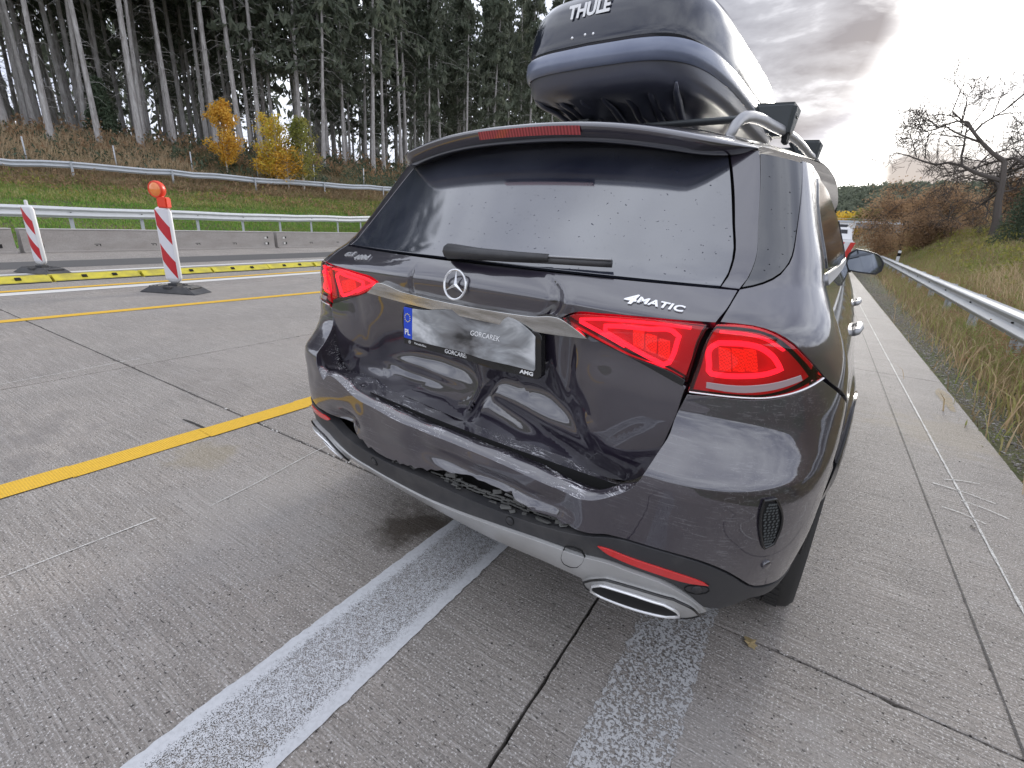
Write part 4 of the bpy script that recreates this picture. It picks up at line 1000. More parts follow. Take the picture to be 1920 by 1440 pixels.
stripe('white_lane_line', -1.145, -.845, -1.5, 4.2, M_wl, jag=.0016, st=.02)
stripe('faded_lane_line', -.27, -.05, -1.5, 3.4, M_wold, jag=.004, st=.02)
def ystripe(name, f0, w_, y0, y1, m, st=.3, step=0):
    V = []; yy = np.arange(y0, y1, st)
    for y_ in yy:
        c_ = f0(y_)+step*.008*math.floor(y_/1.05+.2); V += [(c_, y_, .0045), (c_+w_, y_, .0045)]
    return mk(name, V, [(2*i, 2*i+1, 2*i+3, 2*i+2) for i in range(len(yy)-1)], m, ROAD)
# near yellow line is laid in short overlapping lengths
for k in range(34):
    y_ = -3.2+k*.62; off = .012*((k*7) % 5-2)/2
    if 1: 
        V = [(-2.98+off, y_, .0045+.001*(k % 2)), (-2.83+off, y_, .0045+.001*(k % 2)), (-2.83+off*.6, y_+.64, .0045+.001*(k % 2)), (-2.98+off*.6, y_+.64, .0045+.001*(k % 2))]
        mk('yellow_line', V, [(0, 1, 2, 3)], M_yel, ROAD)
ystripe('yellow_line', lambda y_: -7.33+.004*y_, .15, -3, 60, M_yel)
ystripe('white_edge_line', lambda y_: -9.28-.085*y_, .26, -4, 40, M_wl2)
ystripe('yellow_line', lambda y_: -9.52-.085*y_, .16, -4, 40, M_yel)
ystripe('far_white_line', lambda y_: -11.55-.115*y_, .22, -4, 40, M_wl2)
mk('asphalt_strip', [(-12.9, -6, .003), (-11.75, -6, .003), (-16.3, 40, .003), (-18.6, 40, .003)], [(0, 1, 2, 3)], M_asph, ROAD)
# chalky thin lines and the dark saw cut on the shoulder
def thin(name, pts, w_, m, z=.0042):
    q = smooth_poly(pts, .04, False); V = []; F = []
    n_ = len(q)
    for i in range(n_):
        d_ = q[min(i+1, n_-1)]-q[max(i-1, 0)]; d_ /= np.linalg.norm(d_); e_ = np.array([-d_[1], d_[0]])*w_*.5*(.6+.8*NR.random())
        V += [(*(q[i]-e_), z), (*(q[i]+e_), z)]
    F = [(2*i, 2*i+1, 2*i+3, 2*i+2) for i in range(n_-1)]
    return mk(name, V, F, m, ROAD)
M_cutf = line_mat('faint_saw_cut', (.05, .045, .042), True, 0, .47)
M_chalk = line_mat('chalk', (.62, .61, .58), True, 0, .50); M_cut = mat('dark_crack', (.03, .028, .026), .9)[0]
thin('saw_cut', [rd2w(.735, -1), rd2w(.735, 3), rd2w(.735, 8), rd2w(.735, 30)], .006, M_cutf)
thin('chalk_line', [rd2w(.905, -1), rd2w(.91, 2), rd2w(.90, 6), rd2w(.89, 14), rd2w(.89, 24)], .011, M_chalk)
thin('chalk_line', [(-2.19, -.2), (-2.19, .35), (-2.18, .62)], .006, M_chalk)
thin('chalk_line', [(-2.10, .80), (-2.13, 1.0), (-2.22, 1.46), (-2.26, 2.2)], .005, M_chalk)
thin('chalk_line', [(-4.72, .3), (-4.78, 1.0), (-4.83, 1.5)], .008, M_chalk)
thin('crack', [(-3.2, 1.15), (-3.08, 1.165), (-2.98, 1.17)], .016, M_cut)
for (a, b_) in (((.70, 3.35), (.95, 3.28)), ((.76, 3.45), (.93, 3.52)), ((.70, 3.05), (.86, 2.98)), ((.80, 3.2), (.97, 3.12))):
    thin('chalk_line', [a, ((a[0]+b_[0])/2, (a[1]+b_[1])/2+.015), b_], .010, M_chalk)
# ochre patches on the slab edge
m = line_mat('ochre_stain', (.33, .25, .13), True, 0, .54)
V = []; 
for k in range(22): a = 2*PI*k/22; V.append((1.02+.045*math.cos(a)*(1+.3*math.sin(3*a)), 5.45+.40*math.sin(a), .0046))
mk('ochre_patch', V, [tuple(range(22))], m, ROAD)
# ---- gravel shoulder and small debris
def rocks(name, n, region, smin, smax, mcol, kind='stuff', parent=None):
    V = []; F = []; b0 = 0
    ico = bmesh.new(); bmesh.ops.create_icosphere(ico, subdivisions=1, radius=1); iv = np.array([v.co[:] for v in ico.verts]); fi = [tuple(v.index for v in f.verts) for f in ico.faces]; ico.free()
    Vs = []; Fs = []
    for i in range(n):
        x_, y_ = region(); s_ = smin*(smax/smin)**(NR.random()**2.2); q = iv*(s_*(.7+.6*NR.random(3)))*(1+.25*NR.normal(size=(len(iv), 1)).clip(-1, 1))
        a = NR.random()*6.28; ca, sa = math.cos(a), math.sin(a); q = np.stack([q[:, 0]*ca-q[:, 1]*sa, q[:, 0]*sa+q[:, 1]*ca, q[:, 2]*.7], 1)
        q = q+np.array([x_, y_, float(H(x_, y_)*(x_ > 1.3)-.045*(x_ > 1.3))+s_*.25]); Vs.append(q); Fs += [tuple(k+b0 for k in f) for f in fi]; b0 += len(iv)
    o = mk(name, np.concatenate(Vs), Fs, mcol, parent); o['kind'] = kind; return o
m, t, b = mat('gravel_stone', (.2, .19, .18), .85); p = pos(t); nz_ = t.noise(p, 45, 2, .5)
t.L(t.ramp(nz_, [(.3, (.09, .08, .07)), (.5, (.21, .19, .165)), (.7, (.42, .40, .37))]), b.inputs['Base Color']); M_gravel = m
def reg():
    y_ = 1+26*NR.random()**1.7; x_ = 1.26-.03*y_+.02+abs(NR.normal(0, .26)); return x_, y_
rocks('shoulder_gravel', 15000, reg, .003, .013, M_gravel)
rocks('road_grit', 160, lambda: (NR.uniform(-5, 1.0), NR.uniform(.2, 6)), .002, .006, M_gravel)
def jreg():
    x_ = NR.uniform(-3.2, -.9); return x_, 1.5+.03*x_+NR.normal(0, .006)
rocks('joint_grit', 45, jreg, .003, .008, mat('white_grit', (.6, .58, .55), .8)[0])
# fallen leaf by the joint
def leaf(x_, y_, s_, rz_, col):
    bm = bmesh.new(); pts = [(0, -1), (.25, -.6), (.7, -.5), (.55, -.1), (.95, .2), (.5, .35), (.35, .8), (0, 1.1), (-.35, .8), (-.5, .35), (-.95, .2), (-.55, -.1), (-.7, -.5), (-.25, -.6)]
    c_ = bm.verts.new((0, 0, .18*s_)); vs = [bm.verts.new((a*s_, b_*s_, (.35*abs(a)+.1*math.sin(5*b_))*s_)) for a, b_ in pts]
    for i in range(len(vs)): bm.faces.new((c_, vs[i], vs[(i+1) % len(vs)]))
    o = bm_obj('fallen_leaf', bm, mat('leaf', col, .7)[0]); o.location = (x_, y_, .004); o.rotation_euler = (.15, .1, rz_); return o
tag(leaf(.025, 1.478, .026, .8, (.28, .21, .10)), 'curled tan leaf lying on the slab joint behind the rear wheel', 'leaf')
tag(leaf(.80, 2.9, .014, 2.0, (.02, .018, .015)), 'tiny dark scrap lying on the thin white chalk line', 'leaf')
tag(leaf(.93, 2.55, .02, 1.0, (.03, .025, .02)), 'dark twig like leaf near the right picture edge', 'leaf')

# ================================================================== barriers and road furniture
m, t, b = mat('galvanised_steel', (.42, .45, .48), .55, .15); p = objco(t); n_ = t.noise(p, 2.2, 5, .6)
t.L(t.mix(n_, (.40, .42, .44), (.58, .60, .62)), b.inputs['Base Color']); M_galv = m
def guard_rail(name, path, zt, post_step, label, post_h=.75, side=1, hb=.31, post_off=.09):
    """W beam on posts. path: function y-> (x, zground); samples list of y"""
    ys_ = path['ys']; r = empty(name, (path['x'](ys_[0]), ys_[0], path['z'](ys_[0])), 0, label, 'guard rail')
    ox, oy, oz = r.location
    prof = [(0, 0), (.01, -.02), (.045, -.055), (.05, -.075), (.015, -.12), (0, -.135), (0, -.175), (.015, -.19), (.05, -.235), (.045, -.255), (.01, -.29), (0, -.31)]
    prof = [(side*a, b_) for a, b_ in prof]
    # the beam in bolted lengths
    L = 4.0; n_ = max(1, int((ys_[-1]-ys_[0])/L))
    for k in range(n_):
        rings = []
        for q in range(5):
            y_ = ys_[0]+(k+q/4)*L+(.03 if q == 4 else 0); x_ = path['x'](y_); z_ = path['z'](y_)+zt
            rings.append([(x_+a-(.002*(k % 2)) - ox, y_-oy, z_+b_-oz) for a, b_ in prof])
        me_o = loft('beam', rings, M_galv, r, False, (0, 0), False, flip=(side > 0))
    y_ = ys_[0]+1.0; post0 = None
    while y_ < ys_[-1]:
        x_ = path['x'](y_)-side*post_off; z_ = path['z'](y_)
        if post0 is None:
            bm = bmesh.new()
            bm_box(bm, (0, 0, zt/2-.02), (.006, .10, zt)); bm_box(bm, (.025, -.05, zt/2-.02), (.05, .006, zt)); bm_box(bm, (-.025, .05, zt/2-.02), (.05, .006, zt))
            post0 = bm_obj('post', bm, M_galv, r); c_ = post0
        else: c_ = post0.copy(); S.collection.objects.link(c_)
        c_.parent = r; c_.location = (x_-ox, y_-oy, z_-oz); 
        if y_ < 24:
            bm = bmesh.new()
            for zz in (-.155, -.06, -.25): bm_box(bm, (x_+side*(post_off+.012)-ox, y_-oy, z_+zt+zz-oz), (.02, .035, .018))
            bm_obj('bolt', bm, M_shell, r)
        y_ += post_step
    return r
guard_rail('guard_rail', dict(x=lambda y: 1.80+.002*y, z=lambda y: -.02, ys=(2.0, 70.0)), .655, 2.45, 'grey steel guard rail running along the gravel shoulder right of the road', side=-1)
guard_rail('guard_rail', dict(x=lambda y: float(xlow(y)), z=lambda y: float(H(xlow(y), y))-.02, ys=(-6.0, 34.0)), .96, 2.0, 'lower steel guard rail standing just behind the concrete barrier', side=1)
guard_rail('guard_rail', dict(x=lambda y: float(xup(y)), z=lambda y: float(H(xup(y), y)), ys=(-12.0, 36.0)), .72, 4.0, 'upper pale guard rail along the top of the grassy bank below the forest', side=1, post_off=-.12)
# concrete barrier elements
m, t, b = mat('barrier_concrete', (.30, .28, .26), .85); p = objco(t); n_ = t.noise(t.mapping(p, scale=(1, 1, 3)), 1.6, 6, .65); n2_ = t.noise(p, 40, 3, .6)
c_ = t.mix(n_, (.22, .195, .175), (.42, .40, .385)); c_ = t.mix(t.ramp(n2_, [(.3, (.35, .35, .35)), (.6, (0, 0, 0))]), c_, (.16, .145, .13)); t.L(c_, b.inputs['Base Color']); bump(t, b, n2_, .3, .01); M_bar = m
by = 3.17-6.87*2; k = 0
lab = ['far left', 'left', 'middle', 'right']
BA = math.atan(.128)
for k in range(1, 7):
    y0_ = by+k*6.87; L = 6.82
    r = empty('concrete_barrier', (float(xbar(y0_)), y0_, 0), BA, None, 'barrier', 'concrete barrier elements beyond the yellow kerb')
    r['label'] = {2: 'weathered concrete barrier element between the two dark joints, behind the striped beacons', 3: 'weathered concrete barrier element running from the slotted joint to the SUV'}.get(k, ['', 'weathered concrete barrier element at the left picture edge', '', '', 'concrete barrier element just hidden behind the rear corner of the SUV', 'concrete barrier element second beyond the SUV corner', 'last concrete barrier element of the row, hidden by the SUV'][k])
    h_ = .545; prof = [(.22, 0), (.22, .04), (.12, .10), (.075, .30), (.068, h_-.01), (.055, h_), (-.055, h_), (-.068, h_-.01), (-.075, .30), (-.12, .10), (-.22, .04), (-.22, 0)]
    prof = [(.15, 0), (.15, .035), (.105, .045), (.085, h_-.012), (.072, h_), (-.072, h_), (-.085, h_-.012), (-.15, .035), (-.15, 0)]
    loft('wall', [[(a, y_, b_) for a, b_ in prof] for y_ in (0.012, L*.25, L*.5, L*.75, L-.012)], M_bar, r, True, (True, True), False, flip=True)
    box('coping', (0, L/2, h_+.011), (.19, L-.02, .022), mat('coping_concrete', (.46, .44, .42), .8)[0] if k == 1 else bpy.data.materials['coping_concrete'], r, .004)
    for j, yj in enumerate((.32, L-.32)):
        for zj in (.17, .36):
            bm = bmesh.new(); bm_box(bm, (.098-.02*(zj > .3), yj, zj), (.03, .15, .085)); o = bm_obj('slot', bm, M_dark, r); 
            box('slot_plate', (.112-.02*(zj > .3), yj-.03, zj), (.012, .085, .07), M_wl2, r)
    for yj in (1.5, 2.85, 4.1, 5.3):
        for zj in (.17, .40):
            bm = bmesh.new(); xf = .094-.012*(zj > .3); bm_box(bm, (xf, yj, zj+.025), (.014, .14, .014)); bm_box(bm, (xf, yj+.06, zj), (.014, .02, .06)); bm_box(bm, (xf, yj-.02, zj-.008), (.014, .05, .018)); bm_obj('lifting_mark', bm, M_shell, r)
# yellow kerb modules
m, t, b = mat('yellow_kerb_plastic', (.52, .44, .03), .5); p = objco(t); n_ = t.noise(p, 5, 5, .6); t.L(t.mix(t.ramp(n_, [(.4, (0, 0, 0)), (.75, (.8, .8, .8))]), (.56, .48, .03), (.26, .22, .05)), b.inputs['Base Color']); M_ykerb = m
def kerb_mod():
    r = empty('traffic_kerb', (0, 0, 0), 0, None, 'lane divider', 'yellow kerb modules of the lane divider')
    prof = [(-.17, 0), (-.16, .03), (-.075, .10), (.075, .10), (.16, .03), (.17, 0)]
    loft('body', [[(a, y_, b_) for a, b_ in prof] for y_ in (.01, .04, 1.2, 1.235)], M_ykerb, r, True, (True, True), False, flip=True)
    box('joint_plate', (0, .0, .075), (.14, .07, .03), M_ykerb, r, .006)
    bm = bmesh.new()
    for yj in (.42, .85): bm_box(bm, (.118, yj, .067), (.05, .07, .03), Matrix.Rotation(.7, 4, 'Y')); 
    bm_obj('hole', bm, M_shell, r)
    box('foot', (0, .62, .008), (.38, 1.2, .016), M_plastic, r)
    return r
def copy_tree(o, parent=None):
    c_ = o.copy(); S.collection.objects.link(c_); c_.parent = parent
    for ch in [q for q in bpy.data.objects if q.parent == o]: copy_tree(ch, c_)
    return c_
km = kerb_mod()
for k in range(24):
    y_ = -4.0+k*1.26; o = km if k == 0 else copy_tree(km)
    o.location = (-10.35-.09*y_+.02*math.sin(k*2.1), y_, .0); o.rotation_euler = (0, 0, math.atan(.09)+.02*math.sin(k*1.7))
    o['label'] = 'yellow plastic kerb module in the row dividing the lanes'
# beacons
M_bw = mat('beacon_white', (.66, .66, .70), .35)[0]; M_br = mat('beacon_red', (.48, .02, .03), .3)[0]; M_bpost = mat('beacon_shell_white', (.72, .72, .72), .4)[0]
M_lampo = mat('warning_lamp_orange_case', (.75, .05, .015), .35)[0]; M_amber = mat('amber_lens', (.8, .22, .04), .2, 0, Coat_Weight=1.0)[0]
def beacon(loc, rz, lamp, label, lean=0, hgt=1.0, nst=2):
    r = empty('warning_beacon', loc, rz, label, 'beacon')
    # base plate of recycled plastic, its steps and grips
    bm = bmesh.new()
    vs = bm_box(bm, (0, 0, .05), (.90, .40, .10))
    for v in vs:
        if v.co.z > .06: v.co.x *= .62; v.co.y *= .80
    o = bm_obj('base', bm, M_plastic, r, False, .012, 2)
    bm = bmesh.new()
    for sx_ in (-1, 1):
        for q in range(3): bm_box(bm, (sx_*(.20+.06*q), 0, .098-.006*q), (.03, .24, .026), Matrix.Rotation(sx_*.35, 4, 'Y'))
    bm_box(bm, (0, -.155, .092), (.12, .07, .035)); bm_box(bm, (0, .155, .092), (.12, .07, .035)); bm_box(bm, (0, 0, .115), (.14, .12, .05))
    bm_obj('ribs', bm, M_plastic, r, False, .004, 1)
    # board: a flat lens shaped blade, width .25
    w_ = .125; d_ = .052; z0, z1 = .14, .14+hgt
    def sec(k): return [(math.cos(a)*w_*k, math.copysign(abs(math.sin(a))**.8, math.sin(a))*d_*k) for a in np.linspace(0, 2*PI, 25)[:-1]]
    rings = [[(x_, y_, z_) for x_, y_ in sec(k)] for z_, k in ((z0, .45), (z0+.05, .92), (z0+.09, 1), (z1-.07, 1), (z1-.02, .80), (z1, .5))]
    loft('shell', rings, M_bpost, r, True, (True, True), True)
    if not lamp: box('cap', (0, 0, z1+.04), (.05, .04, .09), M_bpost, r, .01)
    for sy in (-1, 1):
        # reflective face: alternating oblique bands cut to the board's outline
        zb, zt_ = z0+.07, z1-.035; hw = .098; ph = (zt_-zb)/nst; sl = .27
        n_ = nst*2+2
        for q in range(-1, n_):
            a0 = zb+q*ph/2; V = []
            poly = [(-hw, a0+sl), (hw, a0), (hw, a0+ph/2), (-hw, a0+ph/2+sl)]
            poly = [(x_, min(max(z_, zb), zt_)) for x_, z_ in poly]
            if max(z_ for _, z_ in poly)-min(z_ for _, z_ in poly) < .01: continue
            pts = []
            for (xa, za), (xb, zb2) in ((poly[0], poly[1]), (poly[3], poly[2])):
                row = []
                for s_ in np.linspace(0, 1, 9):
                    x_ = xa+(xb-xa)*s_; raw = (a0+sl*(1-(s_*1.0)) if (za, xa) == (poly[0][1], poly[0][0]) and pts == [] else a0+ph/2+sl*(1-s_))
                    z_ = min(max(raw, zb), zt_)
                    yy = sy*(d_*(1-(x_/w_)**2)**.4+.003); row.append((sy*x_*-1, yy, z_))
                pts.append(row)
            F = [(i, i+1, 9+i+1, 9+i) for i in range(8)]
            mk('stripe', pts[0]+pts[1], F if sy > 0 else [f[::-1] for f in F], M_br if q % 2 == 0 else M_bw, r)
    if lamp:
        lc = Vector((0, 0, z1+.035))
        box('battery_case', (.045, 0, z1+.06), (.15, .11, .15), M_lampo, r, .015)
        ring_ = []
        for (yy, rr_) in ((-.045, .085), (-.05, .100), (-.02, .108), (.02, .108), (.05, .100), (.045, .085)):
            ring_.append([(-.03+math.cos(a)*rr_, yy, z1+.235+math.sin(a)*rr_*1.1) for a in np.linspace(0, 2*PI, 29)[:-1]])
        loft('lamp_hood', ring_, M_lampo, r, True, (0, 0), True)
        for sy in (-1, 1):
            loft('lamp_lens', [[(-.03+math.cos(a)*rr_, sy*yy, z1+.235+math.sin(a)*rr_*1.1) for a in np.linspace(0, 2*PI, 25)[:-1]] for yy, rr_ in ((.042, .088), (.055, .07), (.062, .04), (.064, .002))], M_amber, r, True, (0, 0), True)
        box('neck', (.01, 0, z1+.15), (.07, .06, .12), M_lampo, r, .01)
    return r
beacon((-8.42, 3.25, 0), math.radians(30), True, 'red and white striped beacon carrying an orange warning lamp on its black foot', hgt=1.10)
beacon((-11.75, 2.50, 0), math.radians(20), False, 'striped beacon without a lamp, standing beyond the yellow kerb at the left edge', hgt=1.0)

# ================================================================== vegetation
def leafcloud(centres, rad, n, size, flat_=1.0, seed=0, droop=0.0):
    """n leaf faces spread round the centres: returns verts, faces"""
    g = np.random.default_rng(seed); C_ = centres[g.integers(0, len(centres), n)]
    d = g.normal(size=(n, 3)); d /= np.linalg.norm(d, axis=1, keepdims=True); P = C_+d*rad*(g.random((n, 1))**.5)*np.array([1, 1, flat_])
    a = g.normal(size=(n, 3)); a /= np.linalg.norm(a, axis=1, keepdims=True); a[:, 2] -= droop; b_ = np.cross(a, g.normal(size=(n, 3))); b_ /= np.linalg.norm(b_, axis=1, keepdims=True)
    s_ = size*(.6+.8*g.random((n, 1))); V = np.stack([P-a*s_, P+b_*s_*.45, P+a*s_, P-b_*s_*.45], 1).reshape(-1, 3)
    F = np.arange(n*4).reshape(n, 4); return V, F
def join(parts):
    V = []; F = []; b0 = 0
    for v, f in parts:
        v = np.asarray(v, float); V.append(v); F += [tuple(int(i)+b0 for i in q) for q in f]; b0 += len(v)
    return np.concatenate(V), F
def tub(pts, rs, n=6):
    pts = np.array(pts, float); V = []
    for i, p_ in enumerate(pts):
        t_ = pts[min(i+1, len(pts)-1)]-pts[max(i-1, 0)]; t_ /= np.linalg.norm(t_)+1e-9; a = np.cross(t_, (.3, .9, .1)); a /= np.linalg.norm(a)+1e-9; b_ = np.cross(t_, a)
        for k in range(n): V.append(p_+(a*math.cos(2*PI*k/n)+b_*math.sin(2*PI*k/n))*rs[i])
    return np.array(V), grid_faces(len(pts), n, True)
def foliage_mat(name, c1, c2, c3, sc=1.2, trans=.25):
    m = bpy.data.materials.new(name); m.use_nodes = True; t = NT(m.node_tree); b = m.node_tree.nodes['Principled BSDF']; p = pos(t)
    b.inputs['Roughness'].default_value = .75; b.inputs['Specular IOR Level'].default_value = .25
    a_ = t.noise(p, sc, 3, .6); b2 = t.noise(p, sc*14, 2, .5)
    c_ = t.mix(t.ramp(a_, [(.38, (0, 0, 0)), (.62, (1, 1, 1))]), c1, c2); c_ = t.mix(t.ramp(b2, [(.45, (0, 0, 0)), (.7, (1, 1, 1))]), c_, c3); t.L(c_, b.inputs['Base Color'])
    tl = t.N('ShaderNodeBsdfTranslucent'); t.L(c_, tl.inputs[0]); mx = t.N('ShaderNodeMixShader'); mx.inputs[0].default_value = trans; o = [n for n in t.n if n.type == 'OUTPUT_MATERIAL'][0]
    t.L(b.outputs[0], mx.inputs[1]); t.L(tl.outputs[0], mx.inputs[2]); t.L(mx.outputs[0], o.inputs[0]); return m
M_needle = foliage_mat('spruce_needles', (.11, .135, .095), (.15, .17, .125), (.20, .215, .16), .25, .45)
m, t, b = mat('conifer_bark', (.2, .17, .15), .9); p = objco(t); a_ = t.noise(t.mapping(p, scale=(6, 6, 1.2)), 1.5, 5, .65)
t.L(t.ramp(a_, [(.3, (.22, .20, .19)), (.5, (.38, .36, .345)), (.72, (.56, .545, .53))]), b.inputs['Base Color']); bump(t, b, a_, .6, .03); M_bark = m
M_birch = mat('birch_bark', (.55, .52, .47), .8)[0]
M_dtwig = mat('dark_twig', (.10, .085, .075), .9)[0]
M_yleaf = foliage_mat('yellow_birch_leaves', (.72, .50, .07), (.60, .52, .09), (.70, .38, .05), .35, .35)
M_oleaf = foliage_mat('orange_birch_leaves', (.72, .42, .06), (.78, .50, .09), (.52, .28, .05), .6, .35)
M_bleaf = foliage_mat('brown_oak_leaves', (.36, .23, .13), (.44, .30, .18), (.28, .19, .12), .5, .45)
M_gleaf = foliage_mat('green_yellow_leaves', (.26, .28, .07), (.36, .31, .08), (.15, .18, .05), .5, .35)
M_dgreen = foliage_mat('dark_green_needles', (.07, .10, .06), (.09, .125, .08), (.12, .14, .09), .9)
def spruce_mesh(seed, h=24, cb=9.5, cr_=3.0, nbr=150, per=16):
    g = np.random.default_rng(seed); bend = g.normal(0, .35, 2); tr = [(bend[0]*(k/8)**2*1.2, bend[1]*(k/8)**2*1.2, h*k/8) for k in range(9)]
    trunk = tub(tr, [.165*(1-.9*k/8)+(.05 if k == 0 else 0) for k in range(9)], 8)
    parts = []; tw = []
    for i in range(nbr):
        u = g.random()**.8; z_ = cb+(h-cb)*u; L = cr_*(1-.80*u)*(.6+.6*g.random()); a = g.random()*6.283; d = np.array([math.cos(a), math.sin(a), 0])
        q = [np.array([bend[0]*(z_/h)**2*1.2, bend[1]*(z_/h)**2*1.2, z_])+d*L*s_+np.array([0, 0, -L*.35*s_*s_+.15*s_]) for s_ in (0, .5, 1)]
        tw.append(tub(q, [.03, .018, .006], 3)); cs = np.array([q[0]*(1-s_)+q[2]*s_+np.array([0, 0, .08*L*s_*(1-s_)*4]) for s_ in np.linspace(.3, 1.05, 5)])
        parts.append(leafcloud(cs, .34, per, .26, .7, int(g.integers(1e9)), .7))
    for i in range(34):   # dead twigs on the clean stem
        z_ = g.uniform(1.5, cb+1); L = g.uniform(.4, 1.7); a = g.random()*6.283; d = np.array([math.cos(a), math.sin(a), 0]); b_ = np.array([bend[0]*(z_/h)**2*1.2, bend[1]*(z_/h)**2*1.2, z_])
        tw.append(tub([b_, b_+d*L*.5+np.array([0, 0, .02]), b_+d*L+np.array([0, 0, -.35*L])], [.016, .010, .004], 3))
    me1 = mesh('trunk', *join([trunk]), M_bark, True); me2 = mesh('branches', *join(tw), M_bark); me3 = mesh('crown', *join(parts), M_needle)
    return me1, me2, me3
SP = [spruce_mesh(s_, h_, cb_, cr_, nb2, per) for s_, h_, cb_, cr_, nb2, per in ((1, 25, 10.5, 2.9, 110, 13), (2, 23, 9, 2.7, 110, 13), (3, 26, 11.5, 3.0, 110, 14), (4, 22, 7.0, 2.6, 125, 17), (5, 20, 5.5, 2.4, 125, 17))]
LAST = [None]; FOREST = []
def put_tree(meshes, names, loc, rz, sc, lean, label, cat, group=None, root='spruce_tree'):
    r = empty(root, loc, 0, label, cat, group); r.rotation_euler = (lean[0], lean[1], rz); r.scale = (sc, sc, sc)
    for n_, me in zip(names, meshes):
        c_ = link(n_, me, r)
        if n_ in ('branches', 'crown', 'leaves', 'foliage', 'limbs'): c_['kind'] = 'stuff'
    LAST[0] = r
    return r
def gz_(x_, y_): return float(H(x_, y_))-.08
tr_rng = np.random.default_rng(5); pts_t = []
def forest_pt(row, y_): return float(xup(y_))-6.5-row*3.4
spots = []
for row in range(9):
    stp = 1.75 if row < 3 else 2.5
    y_ = -2.0
    while y_ < 66:
        yy = y_+tr_rng.uniform(-.8, .8); xx = forest_pt(row, yy)+tr_rng.uniform(-1.4, 1.4)
        spots.append((xx, yy, row)); y_ += stp*(1+.02*max(0, y_-30))*tr_rng.uniform(.75, 1.3)
spots = [q for i_, q in enumerate(spots) if not (q[1] > 30 and q[2] > 6) and not (q[1] > 24 and q[2] > 0 and i_ % 3 == 0)]
spots = sorted(spots, key=lambda q: math.hypot(q[0], q[1]))
nind = 250
for i, (x_, y_, row) in enumerate(spots[:nind]):
    v = SP[tr_rng.integers(0, 3)] if y_ < 18 else SP[tr_rng.integers(1, 5)]
    fr_ = 'front row' if row == 0 else 'inner rows'
    put_tree(v, ('trunk', 'branches', 'crown'), (x_, y_, gz_(x_, y_)), tr_rng.random()*6.28, tr_rng.uniform(.85, 1.12)*(.92 if y_ > 30 else 1), (tr_rng.normal(0, .02), tr_rng.normal(.0, .02)),
             'tall spruce with a bare grey stem in the dense forest on the bank', 'tree', 'spruces of the forest on the left bank')
    FOREST.append((x_, y_, row, bpy.data.objects[-1] if False else LAST[0]))
def to_px(x_, y_, z_):
    c_ = RC @ (np.array([x_, y_, z_])-np.array([0, 0, CAMH])); return 512+474.67*c_[0]/-c_[2]
ORD = 'first second third fourth fifth sixth seventh eighth ninth tenth eleventh twelfth thirteenth fourteenth fifteenth sixteenth seventeenth eighteenth nineteenth twentieth'.split()
vis = sorted([(to_px(a, b_, 5), o_) for a, b_, rw, o_ in FOREST if rw == 0 and 0 < to_px(a, b_, 5) < 520 and (RC @ np.array([a, b_, 0]))[2] < 0], key=lambda q: q[0])
for k_, (px_, o_) in enumerate(vis[:20]): o_['label'] = ORD[k_]+' spruce from the left picture edge along the front edge of the forest'
for k_, (px_, o_) in enumerate(vis[20:40]): o_['label'] = ORD[len(vis[20:40])-1-k_]+' front edge spruce counted leftwards from the roof box'
# the forest behind: one mass of stems and dark foliage
parts = []; stems = []
g = np.random.default_rng(77)
for i in range(170):
    y_ = g.uniform(-2, 95); x_ = forest_pt(8, min(y_, 60))-g.uniform(0, 40)-(max(0, y_-60)*.0)
    if y_ > 40: x_ = forest_pt(3, min(y_, 60))-g.uniform(0, 40)
    z_ = gz_(x_, y_); h_ = g.uniform(16, 23)*(1 if y_ < 60 else .8); stems.append(tub([(x_, y_, z_), (x_+g.normal(0, .3), y_+g.normal(0, .3), z_+h_)], [.19, .05], 5))
    cs = np.array([[x_, y_, z_+h_*s_] for s_ in np.linspace(.12 if g.random() < .6 else .45, 1, 7)]); v_, f_ = leafcloud(cs, 2.4, 110, .5, .9, i, .6); parts.append((v_, f_))
o = mk('forest_depth', *join(parts), M_needle); o['kind'] = 'stuff'; o2 = mk('forest_stems', *join(stems), M_bark); o2['kind'] = 'stuff'
# yellow and orange birches in front
def birch_mesh(seed, h, w_, mleaf, n=1500, ls=.12, nst=1):
    g = np.random.default_rng(seed); tw = []; cs = []
    for k in range(nst):
        ox = g.normal(0, .25*(nst > 1)); st = [(ox, 0, 0), (ox*1.3+g.normal(0, .06), g.normal(0, .06), h*.5), (ox*1.6+g.normal(0, .15), g.normal(0, .15), h*.98)]; tw.append(tub(st, [.05, .032, .008], 6))
        for i in range(60):
            u = .12+.86*g.random(); z_ = h*u; L = w_*(1.15-u)**.7*(1 if u > .35 else .8)*g.uniform(.5, 1.1); a = g.random()*6.283; b_ = np.array([ox*(1+.6*u), 0, z_]); e_ = b_+np.array([math.cos(a)*L, math.sin(a)*L, L*.55])
            tw.append(tub([b_, (b_+e_)/2+np.array([0, 0, .08]), e_], [.014, .008, .003], 3)); cs += [b_*(1-s_)+e_*s_ for s_ in (.45, .7, .9, 1.0)]
    me1 = mesh('stem', *join(tw), M_birch); me2 = mesh('leaves', *leafcloud(np.array(cs), .30, n, ls, 1, seed), mleaf); return me1, me2
